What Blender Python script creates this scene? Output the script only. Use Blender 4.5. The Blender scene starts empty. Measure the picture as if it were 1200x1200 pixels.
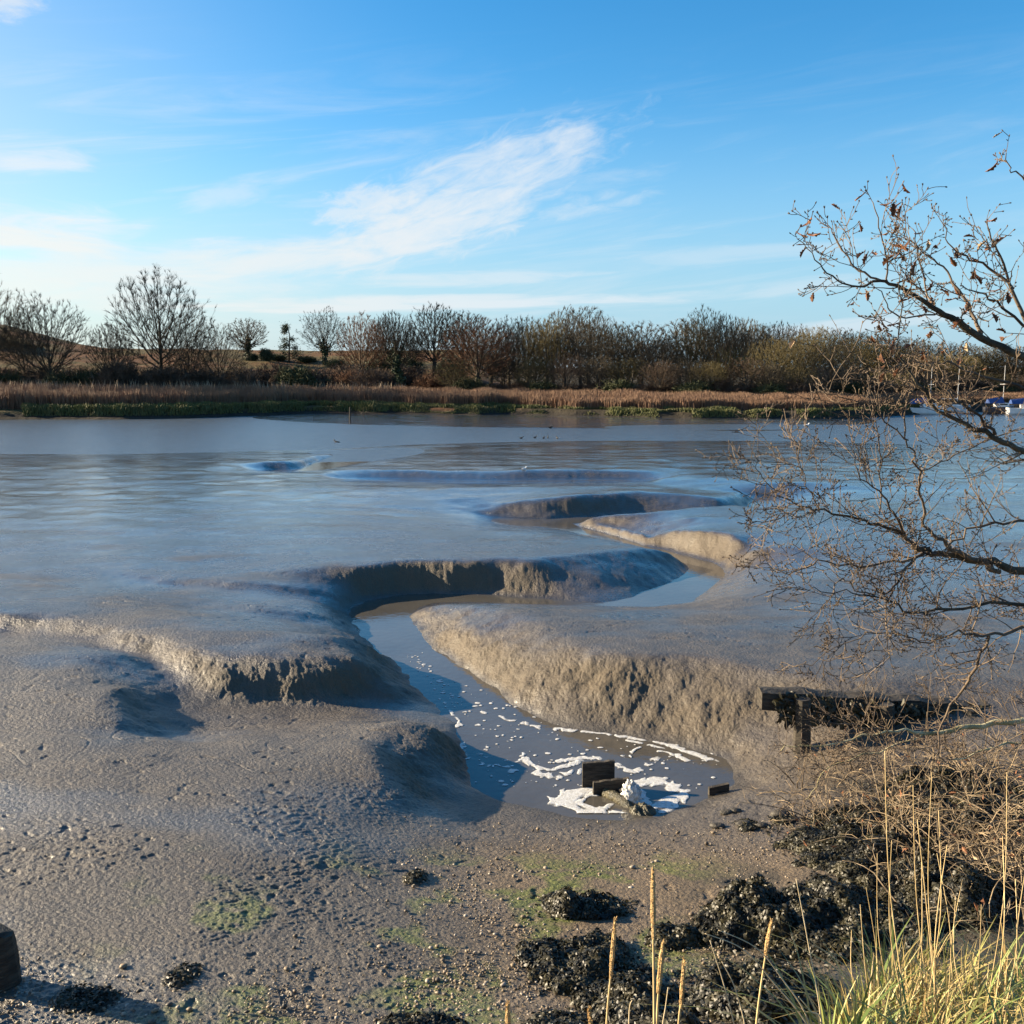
import bpy, math, random
import numpy as np

R = math.radians
SC = bpy.context.scene
COL = SC.collection
rnd = random.Random(7)
PI = math.pi

# ------------------------------------------------------------------ camera geometry
F = 1178.0            # focal length in units of a 1200 wide frame
HOR = 437.0           # row of the horizon
CH = 4.0              # eye height above the mud
PITCH = math.atan((600 - HOR) / F)
CP, SP = math.cos(PITCH), math.sin(PITCH)


def ray(px, py):
    cx = (px - 600) / F
    cy = (600 - py) / F
    return (cx, CP + cy * SP, -SP + cy * CP)


def ground(px, py, z=0.0):
    d = ray(px, py)
    t = (z - CH) / d[2]
    return (d[0] * t, d[1] * t, z)


def at(px, py, dist):
    """point seen in direction px,py at horizontal forward distance dist"""
    d = ray(px, py)
    t = dist / d[1]
    return (d[0] * t, dist, CH + d[2] * t)


def zwater(r):
    return np.interp(r, [24, 60], [-0.85, -1.2])


def ground_w(px, py, off=0.0):
    z = -0.9
    for _ in range(6):
        p = ground(px, py, z)
        z = float(zwater(math.hypot(p[0], p[1]))) + off
    return ground(px, py, z)


# ------------------------------------------------------------------ noise
def _hash(ix, iy, seed):
    h = (ix.astype(np.int64) * 374761393 + iy.astype(np.int64) * 668265263 + seed * 1442695041) & 0xFFFFFFFF
    h = ((h ^ (h >> 13)) * 1274126177) & 0xFFFFFFFF
    h = h ^ (h >> 16)
    return h


def perlin(x, y, seed=0):
    x = np.asarray(x, dtype=np.float64)
    y = np.asarray(y, dtype=np.float64)
    ix = np.floor(x)
    iy = np.floor(y)
    fx = x - ix
    fy = y - iy
    u = fx * fx * fx * (fx * (fx * 6 - 15) + 10)
    v = fy * fy * fy * (fy * (fy * 6 - 15) + 10)
    res = []
    for dy in (0, 1):
        for dx in (0, 1):
            a = _hash(ix + dx, iy + dy, seed) * (2 * PI / 4294967296.0)
            res.append(np.cos(a) * (fx - dx) + np.sin(a) * (fy - dy))
    a = res[0] + (res[1] - res[0]) * u
    b = res[2] + (res[3] - res[2]) * u
    return (a + (b - a) * v) * 1.4


def fbm(x, y, octv=3, seed=0):
    s = 0
    a = 1.0
    for i in range(octv):
        s = s + a * perlin(x * 2 ** i, y * 2 ** i, seed + i * 17)
        a *= 0.5
    return s


def smooth(a, b, x):
    t = np.clip((x - a) / (b - a), 0, 1)
    return t * t * (3 - 2 * t)


# ------------------------------------------------------------------ object helpers
def tag(o, label=None, cat=None, group=None, kind=None):
    if label:
        o['label'] = label
    if cat:
        o['category'] = cat
    if group:
        o['group'] = group
    if kind:
        o['kind'] = kind
    return o


def empty(name, loc, rz=0.0, label=None, cat=None, group=None):
    o = bpy.data.objects.new(name, None)
    o.empty_display_size = 0.2
    COL.objects.link(o)
    o.location = loc
    o.rotation_euler = (0, 0, rz)
    return tag(o, label, cat, group)


def link_mesh(name, me, parent=None, mat=None, loc=None):
    if mat is not None:
        if isinstance(mat, (list, tuple)):
            for m in mat:
                me.materials.append(m)
        else:
            me.materials.append(mat)
    o = bpy.data.objects.new(name, me)
    COL.objects.link(o)
    if parent is not None:
        o.parent = parent
    if loc is not None:
        o.location = loc
    return o


def np_mesh(name, verts, faces, smooth_shade=True):
    """verts (N,3), faces (M,k) with one k"""
    verts = np.asarray(verts, dtype=np.float32)
    faces = np.asarray(faces, dtype=np.int32)
    me = bpy.data.meshes.new(name)
    k = faces.shape[1]
    me.vertices.add(len(verts))
    me.vertices.foreach_set('co', verts.ravel())
    me.loops.add(faces.size)
    me.loops.foreach_set('vertex_index', faces.ravel())
    me.polygons.add(len(faces))
    me.polygons.foreach_set('loop_start', np.arange(0, faces.size, k, dtype=np.int32))
    me.polygons.foreach_set('loop_total', np.full(len(faces), k, dtype=np.int32))
    if smooth_shade:
        me.polygons.foreach_set('use_smooth', np.ones(len(faces), dtype=bool))
    me.update(calc_edges=True)
    return me


def add_attr(me, name, vals):
    a = me.attributes.new(name, 'FLOAT', 'POINT')
    a.data.foreach_set('value', np.asarray(vals, dtype=np.float32))


class MB:
    """collects tubes, boxes and leaves into one mesh"""

    def __init__(self):
        self.v = []
        self.f = []

    def tube(self, pts, rad, sides=4, cap=True):
        n = len(pts)
        base = len(self.v)
        d = (pts[-1][0] - pts[0][0], pts[-1][1] - pts[0][1], pts[-1][2] - pts[0][2])
        ref = (0.31, 0.95, 0.05) if abs(d[2]) > 0.7 * math.sqrt(d[0] ** 2 + d[1] ** 2 + d[2] ** 2 + 1e-12) else (0.05, 0.1, 1.0)
        for i in range(n):
            a = pts[max(0, i - 1)]
            b = pts[min(n - 1, i + 1)]
            tx, ty, tz = b[0] - a[0], b[1] - a[1], b[2] - a[2]
            l = math.sqrt(tx * tx + ty * ty + tz * tz) or 1e-6
            tx /= l
            ty /= l
            tz /= l
            ux, uy, uz = ty * ref[2] - tz * ref[1], tz * ref[0] - tx * ref[2], tx * ref[1] - ty * ref[0]
            l = math.sqrt(ux * ux + uy * uy + uz * uz) or 1e-6
            ux /= l
            uy /= l
            uz /= l
            wx, wy, wz = ty * uz - tz * uy, tz * ux - tx * uz, tx * uy - ty * ux
            r = rad[i]
            p = pts[i]
            for k in range(sides):
                an = 2 * PI * k / sides
                c, s = math.cos(an) * r, math.sin(an) * r
                self.v.append((p[0] + ux * c + wx * s, p[1] + uy * c + wy * s, p[2] + uz * c + wz * s))
        for i in range(n - 1):
            for k in range(sides):
                k2 = (k + 1) % sides
                o = base + i * sides
                self.f.append((o + k, o + k2, o + sides + k2, o + sides + k))
        if cap and sides >= 3:
            self.f.append(tuple(base + k for k in range(sides))[::-1])
            self.f.append(tuple(base + (n - 1) * sides + k for k in range(sides)))

    def box(self, c, s, rot=0.0, tilt=(0, 0)):
        b = len(self.v)
        ca, sa = math.cos(rot), math.sin(rot)
        for dz in (-1, 1):
            for dy in (-1, 1):
                for dx in (-1, 1):
                    x, y, z = dx * s[0] / 2, dy * s[1] / 2, dz * s[2] / 2
                    z += x * tilt[0] + y * tilt[1]
                    self.v.append((c[0] + x * ca - y * sa, c[1] + x * sa + y * ca, c[2] + z))
        for q in ((0, 2, 3, 1), (4, 5, 7, 6), (0, 1, 5, 4), (2, 6, 7, 3), (0, 4, 6, 2), (1, 3, 7, 5)):
            self.f.append(tuple(b + i for i in q))

    def quad(self, a, b, c, d):
        n = len(self.v)
        self.v += [a, b, c, d]
        self.f.append((n, n + 1, n + 2, n + 3))

    def poly(self, pts):
        n = len(self.v)
        self.v += list(pts)
        self.f.append(tuple(range(n, n + len(pts))))

    def mesh(self, name, sm=False):
        me = bpy.data.meshes.new(name)
        me.from_pydata(self.v, [], self.f)
        if sm:
            me.polygons.foreach_set('use_smooth', np.ones(len(me.polygons), dtype=bool))
        me.update()
        return me

    def build(self, name, mat, parent=None, sm=False, loc=None):
        return link_mesh(name, self.mesh(name, sm), parent, mat, loc)


def catmull(pts, n=8):
    out = []
    P = [pts[0]] + list(pts) + [pts[-1]]
    for i in range(1, len(P) - 2):
        p0, p1, p2, p3 = P[i - 1], P[i], P[i + 1], P[i + 2]
        for k in range(n):
            t = k / n
            out.append(tuple(0.5 * (2 * b + (c - a) * t + (2 * a - 5 * b + 4 * c - d) * t * t + (3 * b - a - 3 * c + d) * t ** 3)
                             for a, b, c, d in zip(p0, p1, p2, p3)))
    out.append(tuple(pts[-1]))
    return out


# ------------------------------------------------------------------ materials
class NT:
    def __init__(self, tree):
        self.t = tree
        self.n = tree.nodes
        self.l = tree.links

    def add(self, typ, **kw):
        n = self.n.new(typ)
        for k, v in kw.items():
            setattr(n, k, v)
        return n

    def put(self, sock, val):
        if isinstance(val, bpy.types.NodeSocket):
            self.l.new(val, sock)
        else:
            sock.default_value = val

    def math(self, op, a, b=None, c=None, clamp=False):
        n = self.add('ShaderNodeMath', operation=op)
        n.use_clamp = clamp
        self.put(n.inputs[0], a)
        if b is not None:
            self.put(n.inputs[1], b)
        if c is not None:
            self.put(n.inputs[2], c)
        return n.outputs[0]

    def ramp(self, fac, stops):
        n = self.add('ShaderNodeValToRGB')
        cr = n.color_ramp
        while len(cr.elements) < len(stops):
            cr.elements.new(0.5)
        for e, (p, c) in zip(cr.elements, stops):
            e.position = p
            e.color = (c[0], c[1], c[2], 1) if isinstance(c, (tuple, list)) else (c, c, c, 1)
        self.put(n.inputs[0], fac)
        return n.outputs[0]

    def mix(self, fac, a, b):
        n = self.add('ShaderNodeMix', data_type='RGBA')
        self.put(n.inputs[0], fac)
        for s, v in ((n.inputs[6], a), (n.inputs[7], b)):
            if isinstance(v, tuple) and len(v) == 3:
                v = (v[0], v[1], v[2], 1)
            self.put(s, v)
        return n.outputs[2]

    def noise(self, vec, scale, detail=3, rough=0.55, dist=0.0):
        n = self.add('ShaderNodeTexNoise')
        if vec is not None:
            self.l.new(vec, n.inputs['Vector'])
        n.inputs['Scale'].default_value = scale
        n.inputs['Detail'].default_value = detail
        n.inputs['Roughness'].default_value = rough
        n.inputs['Distortion'].default_value = dist
        return n.outputs[0]

    def maprange(self, v, a, b, c=0.0, d=1.0, smooth_=True):
        n = self.add('ShaderNodeMapRange')
        if smooth_:
            n.interpolation_type = 'SMOOTHSTEP'
        self.put(n.inputs[0], v)
        n.inputs[1].default_value = a
        n.inputs[2].default_value = b
        n.inputs[3].default_value = c
        n.inputs[4].default_value = d
        return n.outputs[0]

    def attr(self, name):
        return self.add('ShaderNodeAttribute', attribute_name=name).outputs['Fac']

    def mapping(self, vec, scale=(1, 1, 1), rot=(0, 0, 0)):
        n = self.add('ShaderNodeMapping')
        self.l.new(vec, n.inputs[0])
        n.inputs['Scale'].default_value = scale
        n.inputs['Rotation'].default_value = rot
        return n.outputs[0]


def new_mat(name):
    m = bpy.data.materials.new(name)
    m.use_nodes = True
    nt = NT(m.node_tree)
    b = m.node_tree.nodes['Principled BSDF']
    return m, nt, b


def simple(name, c1, c2, scale=8.0, rough=0.8, spec=0.3, bump=0.0, bscale=30.0, stretch=(1, 1, 1), obj_var=0.0):
    m, nt, b = new_mat(name)
    co = nt.add('ShaderNodeTexCoord').outputs['Object']
    v = nt.mapping(co, stretch)
    n = nt.noise(v, scale, 4)
    col = nt.mix(nt.maprange(n, 0.3, 0.7), c1, c2)
    if obj_var > 0:
        oi = nt.add('ShaderNodeObjectInfo')
        hs = nt.add('ShaderNodeHueSaturation')
        nt.l.new(nt.math('MULTIPLY_ADD', oi.outputs['Random'], obj_var, 1 - obj_var / 2), hs.inputs['Value'])
        nt.l.new(col, hs.inputs['Color'])
        col = hs.outputs[0]
    nt.put(b.inputs['Base Color'], col)
    b.inputs['Roughness'].default_value = rough
    b.inputs['Specular IOR Level'].default_value = spec
    if bump > 0:
        bn = nt.add('ShaderNodeBump')
        bn.inputs['Strength'].default_value = bump
        bn.inputs['Distance'].default_value = 0.02
        nt.l.new(nt.noise(v, bscale, 4), bn.inputs['Height'])
        nt.l.new(bn.outputs[0], b.inputs['Normal'])
    return m


M = {}
M['bark'] = simple('bark', (0.04, 0.033, 0.025), (0.085, 0.07, 0.052), 3.0, 0.9, 0.2, 0.6, 12, (1, 1, 0.25))
M['bark_pale'] = simple('bark_pale', (0.065, 0.055, 0.042), (0.14, 0.12, 0.09), 3.0, 0.9, 0.2, 0.6, 12, (1, 1, 0.25))
M['twig_grey'] = simple('twig_grey', (0.055, 0.046, 0.034), (0.10, 0.083, 0.058), 0.7, 0.9, 0.1, obj_var=0.3)
M['twig_red'] = simple('twig_red', (0.095, 0.052, 0.033), (0.15, 0.085, 0.05), 0.7, 0.9, 0.1, obj_var=0.3)
M['twig_olive'] = simple('twig_olive', (0.075, 0.062, 0.032), (0.13, 0.105, 0.05), 0.7, 0.9, 0.1, obj_var=0.3)
M['twig_yellow'] = simple('twig_yellow', (0.16, 0.135, 0.05), (0.22, 0.185, 0.075), 0.7, 0.9, 0.1)
M['ivy'] = simple('ivy', (0.018, 0.032, 0.012), (0.045, 0.065, 0.022), 2.5, 0.6, 0.4)
M['conifer'] = simple('conifer', (0.02, 0.036, 0.018), (0.045, 0.065, 0.03), 2.5, 0.7, 0.3)
M['hedge'] = simple('hedge', (0.03, 0.042, 0.018), (0.075, 0.075, 0.035), 0.8, 0.8, 0.2, obj_var=0.5)
M['scrub'] = simple('scrub', (0.07, 0.052, 0.04), (0.14, 0.10, 0.07), 0.8, 0.9, 0.1, obj_var=0.5)

# ------------------------------------------------------------------ MUD FLAT (near shore to the river bed)
W = 'w'
CON = [
    # water edges of the creek, near shore and left bank
    [(905, 925, -0.72), (862, 915, W), (835, 932, W), (790, 952, W), (740, 959, W), (690, 956, W), (640, 948, W), (595, 938, W), (562, 923, W),
     (545, 905, W), (536, 885, W), (539, 868, W), (533, 845, W), (512, 822, W), (492, 806, W), (470, 785, W), (440, 760, W),
     (420, 738, W), (409, 718, W), (418, 708, W), (450, 697, W), (520, 695, W), (580, 697, W), (640, 702, W), (700, 709, W),
     (726, 709, W), (757, 692, W), (798, 677, W), (808, 662, W), (790, 652, W), (750, 640, W), (700, 629, W), (660, 621, W), (632, 616, W)],
    [(862, 915, W), (852, 893, W), (800, 873, W), (740, 863, W), (690, 856, W), (650, 850, W), (620, 836, W), (590, 812, W),
     (560, 790, W), (530, 770, W), (500, 747, W), (486, 727, W), (482, 714, W), (500, 705, W), (560, 704, W), (650, 708, W),
     (730, 713, W), (795, 712, W), (825, 692, W), (850, 672, W), (845, 662, W), (800, 648, W), (760, 636, W), (720, 624, W),
     (690, 618, W), (668, 614, W), (640, 611, W)],
    # creek bed
    [(820, 900, 'b'), (760, 900, 'b'), (660, 905, 'b'), (600, 890, 'b'), (575, 860, 'b'), (545, 815, 'b'), (500, 780, 'b'),
     (460, 745, 'b'), (445, 715, 'b'), (500, 700, 'b'), (620, 704, 'b'), (740, 710, 'b'), (790, 695, 'b'), (826, 673, 'b'),
     (810, 660, 'b'), (760, 643, 'b'), (700, 623, 'b'), (650, 613, 'b'), (600, 609, 'b')],
    [(700, 930, 'b'), (640, 930, 'b'), (580, 915, 'b')],
    # far bank block, top edge and plateau
    [(345, 668, -0.24), (390, 661, -0.2), (432, 663, -0.2), (480, 657, -0.19), (540, 657, -0.17), (600, 653, -0.18), (618, 657, -0.19),
     (680, 648, -0.22), (740, 642, -0.28), (785, 645, -0.42)],
    [(345, 690, -0.42), (385, 694, -0.52), (420, 701, -0.74)],
    [(690, 674, -0.5), (740, 667, -0.55), (785, 660, -0.64)],
    [(-300, 600, -0.42), (0, 600, -0.42), (200, 620, -0.35), (400, 622, -0.34), (560, 622, -0.36), (640, 623, -0.38), (700, 630, -0.4), (755, 640, -0.45)],
    [(-300, 650, -0.34), (0, 650, -0.32), (150, 655, -0.3), (330, 655, -0.27)],
    # minor steps on the left plateau
    [(130, 668, -0.31), (200, 676, -0.30), (280, 683, -0.30), (335, 684, -0.31)],
    [(130, 674, -0.36), (200, 686, -0.40), (280, 691, -0.43), (340, 694, -0.47), (400, 707, -0.72)],
    [(200, 692, -0.36), (300, 698, -0.35), (370, 704, -0.42), (398, 714, -0.62)],
    [(230, 708, -0.31), (320, 712, -0.31), (380, 716, -0.42)],
    [(230, 714, -0.35), (320, 722, -0.42), (390, 727, -0.60)],
    # bank of the left gully
    [(-200, 712, -0.03), (0, 716, -0.03), (60, 722, -0.05), (130, 736, -0.08), (200, 752, -0.1), (255, 767, -0.1), (330, 769, -0.13),
     (400, 766, -0.18), (445, 779, -0.27), (472, 795, -0.5)],
    [(-200, 690, -0.22), (0, 690, -0.2), (150, 713, -0.13), (300, 738, -0.06), (400, 742, -0.14), (425, 752, -0.36)],
    [(-200, 740, -0.33), (0, 740, -0.33), (60, 741, -0.31), (110, 751, -0.34), (165, 774, -0.42), (188, 791, -0.46), (240, 807, -0.5),
     (290, 826, -0.62), (350, 822, -0.63), (410, 818, -0.68), (460, 812, -0.77)],
    [(120, 742, -0.2), (165, 758, -0.23), (200, 773, -0.26), (250, 790, -0.3), (300, 797, -0.36), (350, 797, -0.37), (410, 795, -0.42), (450, 797, -0.52)],
    # lobe at the left edge, with its hollow
    [(-200, 772, -0.08), (0, 768, -0.08), (60, 764, -0.06), (110, 760, -0.06), (150, 763, -0.10), (178, 780, -0.28), (215, 800, -0.44)],
    [(-200, 810, -0.08), (0, 800, -0.08), (80, 805, -0.08), (120, 822, -0.12), (150, 850, -0.22)],
    [(175, 797, -0.14), (145, 800, -0.12), (135, 815, -0.14), (150, 838, -0.22)],
    [(190, 806, -0.40), (163, 810, -0.36), (160, 822, -0.40), (180, 838, -0.46)],
    [(200, 824, -0.52), (225, 830, -0.57), (265, 832, -0.62)],
    [(-200, 862, -0.1), (0, 862, -0.1), (100, 858, -0.13), (180, 860, -0.32)],
    [(-200, 868, -0.16), (0, 869, -0.18), (100, 867, -0.24), (205, 867, -0.48), (250, 853, -0.58), (330, 846, -0.65), (420, 835, -0.72), (480, 822, -0.80)],
    # near plateau
    [(-200, 885, -0.12), (0, 886, -0.12), (150, 886, -0.15), (230, 874, -0.30), (330, 863, -0.40), (400, 858, -0.42), (430, 851, -0.44)],
    [(430, 853, -0.36), (480, 844, -0.34), (515, 843, -0.36), (530, 856, -0.5)],
    [(415, 866, -0.26), (440, 880, -0.28), (458, 905, -0.34), (476, 930, -0.45), (500, 957, -0.62)],
    [(478, 878, -0.46), (490, 898, -0.57), (506, 928, -0.68), (530, 950, -0.77)],
    [(500, 866, -0.42), (520, 876, -0.55), (533, 888, -0.74)],
    [(-300, 1000, -0.05), (0, 1000, -0.08), (200, 1000, -0.1), (380, 1000, -0.24), (500, 1010, -0.44), (640, 1030, -0.46), (800, 1020, -0.5), (960, 980, -0.48)],
    [(560, 965, -0.74), (650, 978, -0.72), (750, 975, -0.72), (850, 950, -0.68), (915, 900, -0.62), (940, 874, -0.56)],
    # spit between the pool and the far reach
    [(496, 708, -0.62), (540, 707, -0.4), (585, 712, -0.22), (625, 722, -0.15), (655, 743, -0.12), (690, 765, -0.08), (730, 768, -0.05),
     (790, 767, -0.05), (850, 776, -0.05), (905, 788, -0.05), (1000, 797, 0.0), (1200, 795, 0.0), (1500, 795, 0.0)],
    [(525, 735, -0.52), (580, 760, -0.45), (630, 785, -0.45), (670, 800, -0.47), (720, 805, -0.42), (800, 810, -0.38), (880, 825, -0.35)],
    [(640, 728, -0.17), (760, 735, -0.12), (850, 740, -0.1), (1000, 745, -0.1), (1200, 740, -0.1), (1500, 740, -0.1)],
    [(620, 711, -0.38), (700, 715, -0.3), (800, 717, -0.34), (850, 705, -0.3), (900, 690, -0.2)],
    [(860, 850, -0.58), (890, 842, -0.5), (930, 850, -0.45)],
    # bank right of the far reach
    [(668, 609, -0.8), (690, 606, -0.58), (712, 606, -0.46), (745, 613, -0.4), (800, 621, -0.3), (850, 623, -0.17), (868, 630, -0.2)],
    [(868, 668, -0.72), (862, 652, -0.6), (868, 640, -0.42), (890, 630, -0.28), (925, 627, -0.22), (965, 618, -0.24)],
    [(885, 641, -0.24), (912, 638, -0.19), (945, 641, -0.17)],
    [(885, 668, -0.55), (900, 690, -0.25), (950, 680, -0.16)],
    [(680, 606, -0.64), (720, 602, -0.46), (780, 598, -0.34), (830, 593, -0.3), (862, 590, -0.35)],
    [(800, 606, -0.3), (900, 606, -0.25), (960, 610, -0.23), (1100, 640, -0.15), (1300, 650, -0.12)],
    [(885, 588, -0.4), (940, 590, -0.4), (1050, 600, -0.38), (1300, 605, -0.35)],
    # shaded bank beyond it
    [(560, 597, -0.8), (600, 589, -0.52), (650, 583, -0.34), (700, 579, -0.31), (760, 576, -0.33), (815, 580, -0.42), (845, 584, -0.52), (868, 576, -0.62)],
    [(560, 34.6, (-0.88,)), (585, 34.3, (-0.95,)), (640, 34.0, ('w',)), (700, 34.9, ('w',)), (760, 35.6, ('w',)), (815, 35.4, ('w',)), (848, 35.3, ('w',)), (876, 37.5, ('w',)), (892, 42, ('w',))],
    [(645, 33.6, ('b',)), (700, 34.3, ('b',)), (760, 34.9, ('b',)), (815, 34.9, ('b',)), (850, 35.0, ('b',)), (885, 37.2, ('b',)), (905, 42, ('b',))],
    [(690, 33.2, ('w',)), (730, 33.6, ('w',)), (780, 34.1, ('w',)), (830, 34.5, ('w',)), (860, 34.9, ('w',)), (900, 37.3, ('w',)), (920, 42, ('w',))],
    [(-300, 570, -0.58), (0, 570, -0.58), (300, 572, -0.56), (500, 572, -0.5), (650, 570, -0.42), (760, 569, -0.5)],
    # shallow channel across the flat
    [(380, 561, -1.02), (450, 562, -1.13), (560, 565, -1.15), (640, 564, -1.15), (720, 563, -1.15), (770, 566, -1.15)],
    [(395, 551, -0.82), (450, 551, -0.77), (560, 553, -0.78), (640, 550, -0.68), (740, 552, -0.77), (775, 555, -0.85), (765, 562, -1.0)],
    [(780, 560, -0.74), (800, 556, -0.68), (850, 560, -0.64), (890, 566, -0.62), (872, 574, -0.8)],
    [(780, 568, -0.9), (800, 572, -0.86), (850, 578, -0.84), (862, 583, -0.95)],
    [(900, 565, -0.6), (1000, 566, -0.58), (1300, 568, -0.58)],
    [(430, 566, -0.7), (560, 569, -0.62), (660, 567, -0.62)],
    # gully and pool far left
    [(322, 556, -1.4), (345, 557, -1.4), (374, 547, -1.45), (400, 537, -1.45), (414, 532, -1.4)],
    [(285, 545, -0.88), (318, 540, -0.72), (345, 540, -0.83), (366, 535, -0.95), (395, 531, -1.1)],
    [(298, 551, -1.05), (325, 551, -1.12), (350, 549, -1.15), (368, 542, -1.2)],
    [(270, 560, -0.66), (330, 562, -0.72), (380, 556, -0.82), (410, 546, -0.9)],
    [(-300, 545, -0.75), (0, 548, -0.75), (200, 548, -0.76), (270, 546, -0.76)],
    [(440, 540, -0.9), (600, 538, -0.88), (800, 540, -0.82), (1000, 545, -0.76), (1300, 548, -0.75)],
    # river
    [(-400, 534, -1.19), (0, 533, -1.19), (150, 533, -1.19), (300, 529, -1.19), (400, 527, -1.19), (500, 521, -1.19), (700, 517, -1.19),
     (950, 519, -1.19), (1250, 527, -1.19), (1600, 530, -1.19)],
    [(-400, 515, -1.7), (0, 512, -1.7), (300, 510, -1.7), (600, 509, -1.6), (900, 508, -1.7), (1200, 505, -1.8), (1600, 505, -1.8)],
    [(-400, 495, -1.26), (0, 494, -1.24), (250, 493, -1.24), (420, 497, -1.18), (600, 501, -1.17), (900, 503, -1.17), (1010, 499, -1.2), (1200, 490, -1.4), (1600, 490, -1.4)],
    [(-400, 488, -1.3), (0, 488, -1.3), (250, 486, -1.28), (420, 487, -1.05), (600, 488, -0.93), (900, 492, -0.95), (1060, 488, -1.25), (1600, 487, -1.35)],
    # beach up to the bank the viewer stands on
    [(-300, 1200, 0.06), (0, 1200, 0.02), (300, 1200, -0.05), (600, 1200, -0.12), (850, 1160, -0.16), (1000, 1090, -0.1), (1250, 1050, 0.1), (1500, 1030, 0.2)],
    [(-300, 1090, 0.0), (0, 1090, -0.03), (300, 1090, -0.12), (600, 1110, -0.27), (800, 1090, -0.32), (950, 1030, -0.3), (1200, 960, -0.05), (1500, 940, 0.0)],
    [(980, 868, -0.38), (1100, 862, -0.28), (1250, 855, -0.2), (1500, 850, -0.15)],
]

STEP = 0.0037
AZ0 = R(-50)
NA = int(R(100) / STEP) + 1
RMIN, RMAX = 2.0, 150.0
NR = int(math.log(RMAX / RMIN) / STEP) + 1


def solve_terrain():
    val = np.zeros((NR, NA))
    cnt = np.zeros((NR, NA))

    def put(x, y, z):
        r = math.hypot(x, y)
        a = math.atan2(x, y)
        i = int(round(math.log(r / RMIN) / STEP))
        j = int(round((a - AZ0) / STEP))
        if 0 <= i < NR and 0 <= j < NA:
            val[i, j] += z
            cnt[i, j] += 1

    for c in CON:
        p3 = []
        for (px, py, z) in c:
            if isinstance(z, tuple):      # (level,) : py is the distance in metres
                a = math.atan2(px - 600, F)
                zz = {'w': zwater(py), 'b': zwater(py) - 0.3}.get(z[0], z[0])
                p3.append((py * math.sin(a), py * math.cos(a), float(zz)))
            elif z == W:
                p3.append(ground_w(px, py, 0.0))
            elif z == 'b':
                q = ground_w(px, py, 0.0)
                p3.append((q[0], q[1], q[2] - 0.3))
            else:
                p3.append(ground(px, py, z))
        for i, q in enumerate(catmull(p3, 60)):
            put(*q)
    # bank under the viewer
    for k in range(400):
        a = R(-50) + R(100) * k / 399
        bk_ = float(smooth(R(-28), R(8), a))
        for (r, z) in ((4.3, 0.12 + bk_ * (0.63 + 0.15 * math.sin(a * 3))), (3.2, 0.4 + 1.15 * bk_), (2.1, 0.9 + 1.3 * bk_)):
            put(r * math.sin(a), r * math.cos(a), z)
        put(149 * math.sin(a), 149 * math.cos(a), -1.3)
    # coarse to fine
    h = None
    for lev in (16, 8, 4, 2, 1):
        nr, na = (NR + lev - 1) // lev, (NA + lev - 1) // lev
        pv = np.zeros((nr * lev, na * lev))
        pc = np.zeros((nr * lev, na * lev))
        pv[:NR, :NA] = val
        pc[:NR, :NA] = cnt
        v = pv.reshape(nr, lev, na, lev).sum((1, 3))
        c = pc.reshape(nr, lev, na, lev).sum((1, 3))
        fixed = c > 0
        tv = np.where(fixed, v / np.maximum(c, 1), 0)
        if h is None:
            h = np.full((nr, na), -0.3)
        else:
            h = np.repeat(np.repeat(h, 2, 0), 2, 1)[:nr, :na]
            if h.shape != (nr, na):
                h = np.pad(h, ((0, nr - h.shape[0]), (0, na - h.shape[1])), mode='edge')
        h = np.where(fixed, tv, h)
        for _ in range(600 if lev > 2 else (260 if lev == 2 else 130)):
            p = np.pad(h, 1, mode='edge')
            n = 0.25 * (p[:-2, 1:-1] + p[2:, 1:-1] + p[1:-1, :-2] + p[1:-1, 2:])
            h = np.where(fixed, tv, n)
    few = None
    for k in range(36):
        p = np.pad(h, 1, mode='edge')
        h = 0.5 * h + 0.125 * (p[:-2, 1:-1] + p[2:, 1:-1] + p[1:-1, :-2] + p[1:-1, 2:])
        if k == 4:
            few = h.copy()
    rr_ = RMIN * np.exp(np.arange(NR) * STEP)[:, None]
    t = smooth(16, 30, rr_)
    return h * (1 - t) + few * t


HGT = solve_terrain()


def base_height(x, y):
    """cubic b-spline sample of the solved surface"""
    r = np.sqrt(x * x + y * y)
    a = np.arctan2(x, y)
    fi = np.clip(np.log(np.maximum(r, 0.01) / RMIN) / STEP, 0, NR - 1.001)
    fj = np.clip((a - AZ0) / STEP, 0, NA - 1.001)
    i = np.floor(fi).astype(int)
    j = np.floor(fj).astype(int)
    u = fi - i
    v = fj - j

    def w(t):
        return ((1 - t) ** 3 / 6, (3 * t ** 3 - 6 * t * t + 4) / 6, (-3 * t ** 3 + 3 * t * t + 3 * t + 1) / 6, t ** 3 / 6)
    wu, wv = w(u), w(v)
    out = 0
    for k in range(4):
        ii = np.clip(i + k - 1, 0, NR - 1)
        row = 0
        for m in range(4):
            jj = np.clip(j + m - 1, 0, NA - 1)
            row = row + wv[m] * HGT[ii, jj]
        out = out + wu[k] * row
    return out


def hz(x, y):
    return float(base_height(np.array([x]), np.array([y]))[0])


def on_ground(px, py):
    z = -0.3
    for _ in range(14):
        p = ground(px, py, z)
        z = 0.5 * z + 0.5 * hz(p[0], p[1])
    return p[0], p[1], hz(p[0], p[1])


def project(x, y, z):
    """frame coordinates (1200 wide) of world points"""
    dz = z - CH
    f = y * CP - dz * SP
    u = y * SP + dz * CP
    return 600 + F * x / f, 600 - F * u / f


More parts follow.
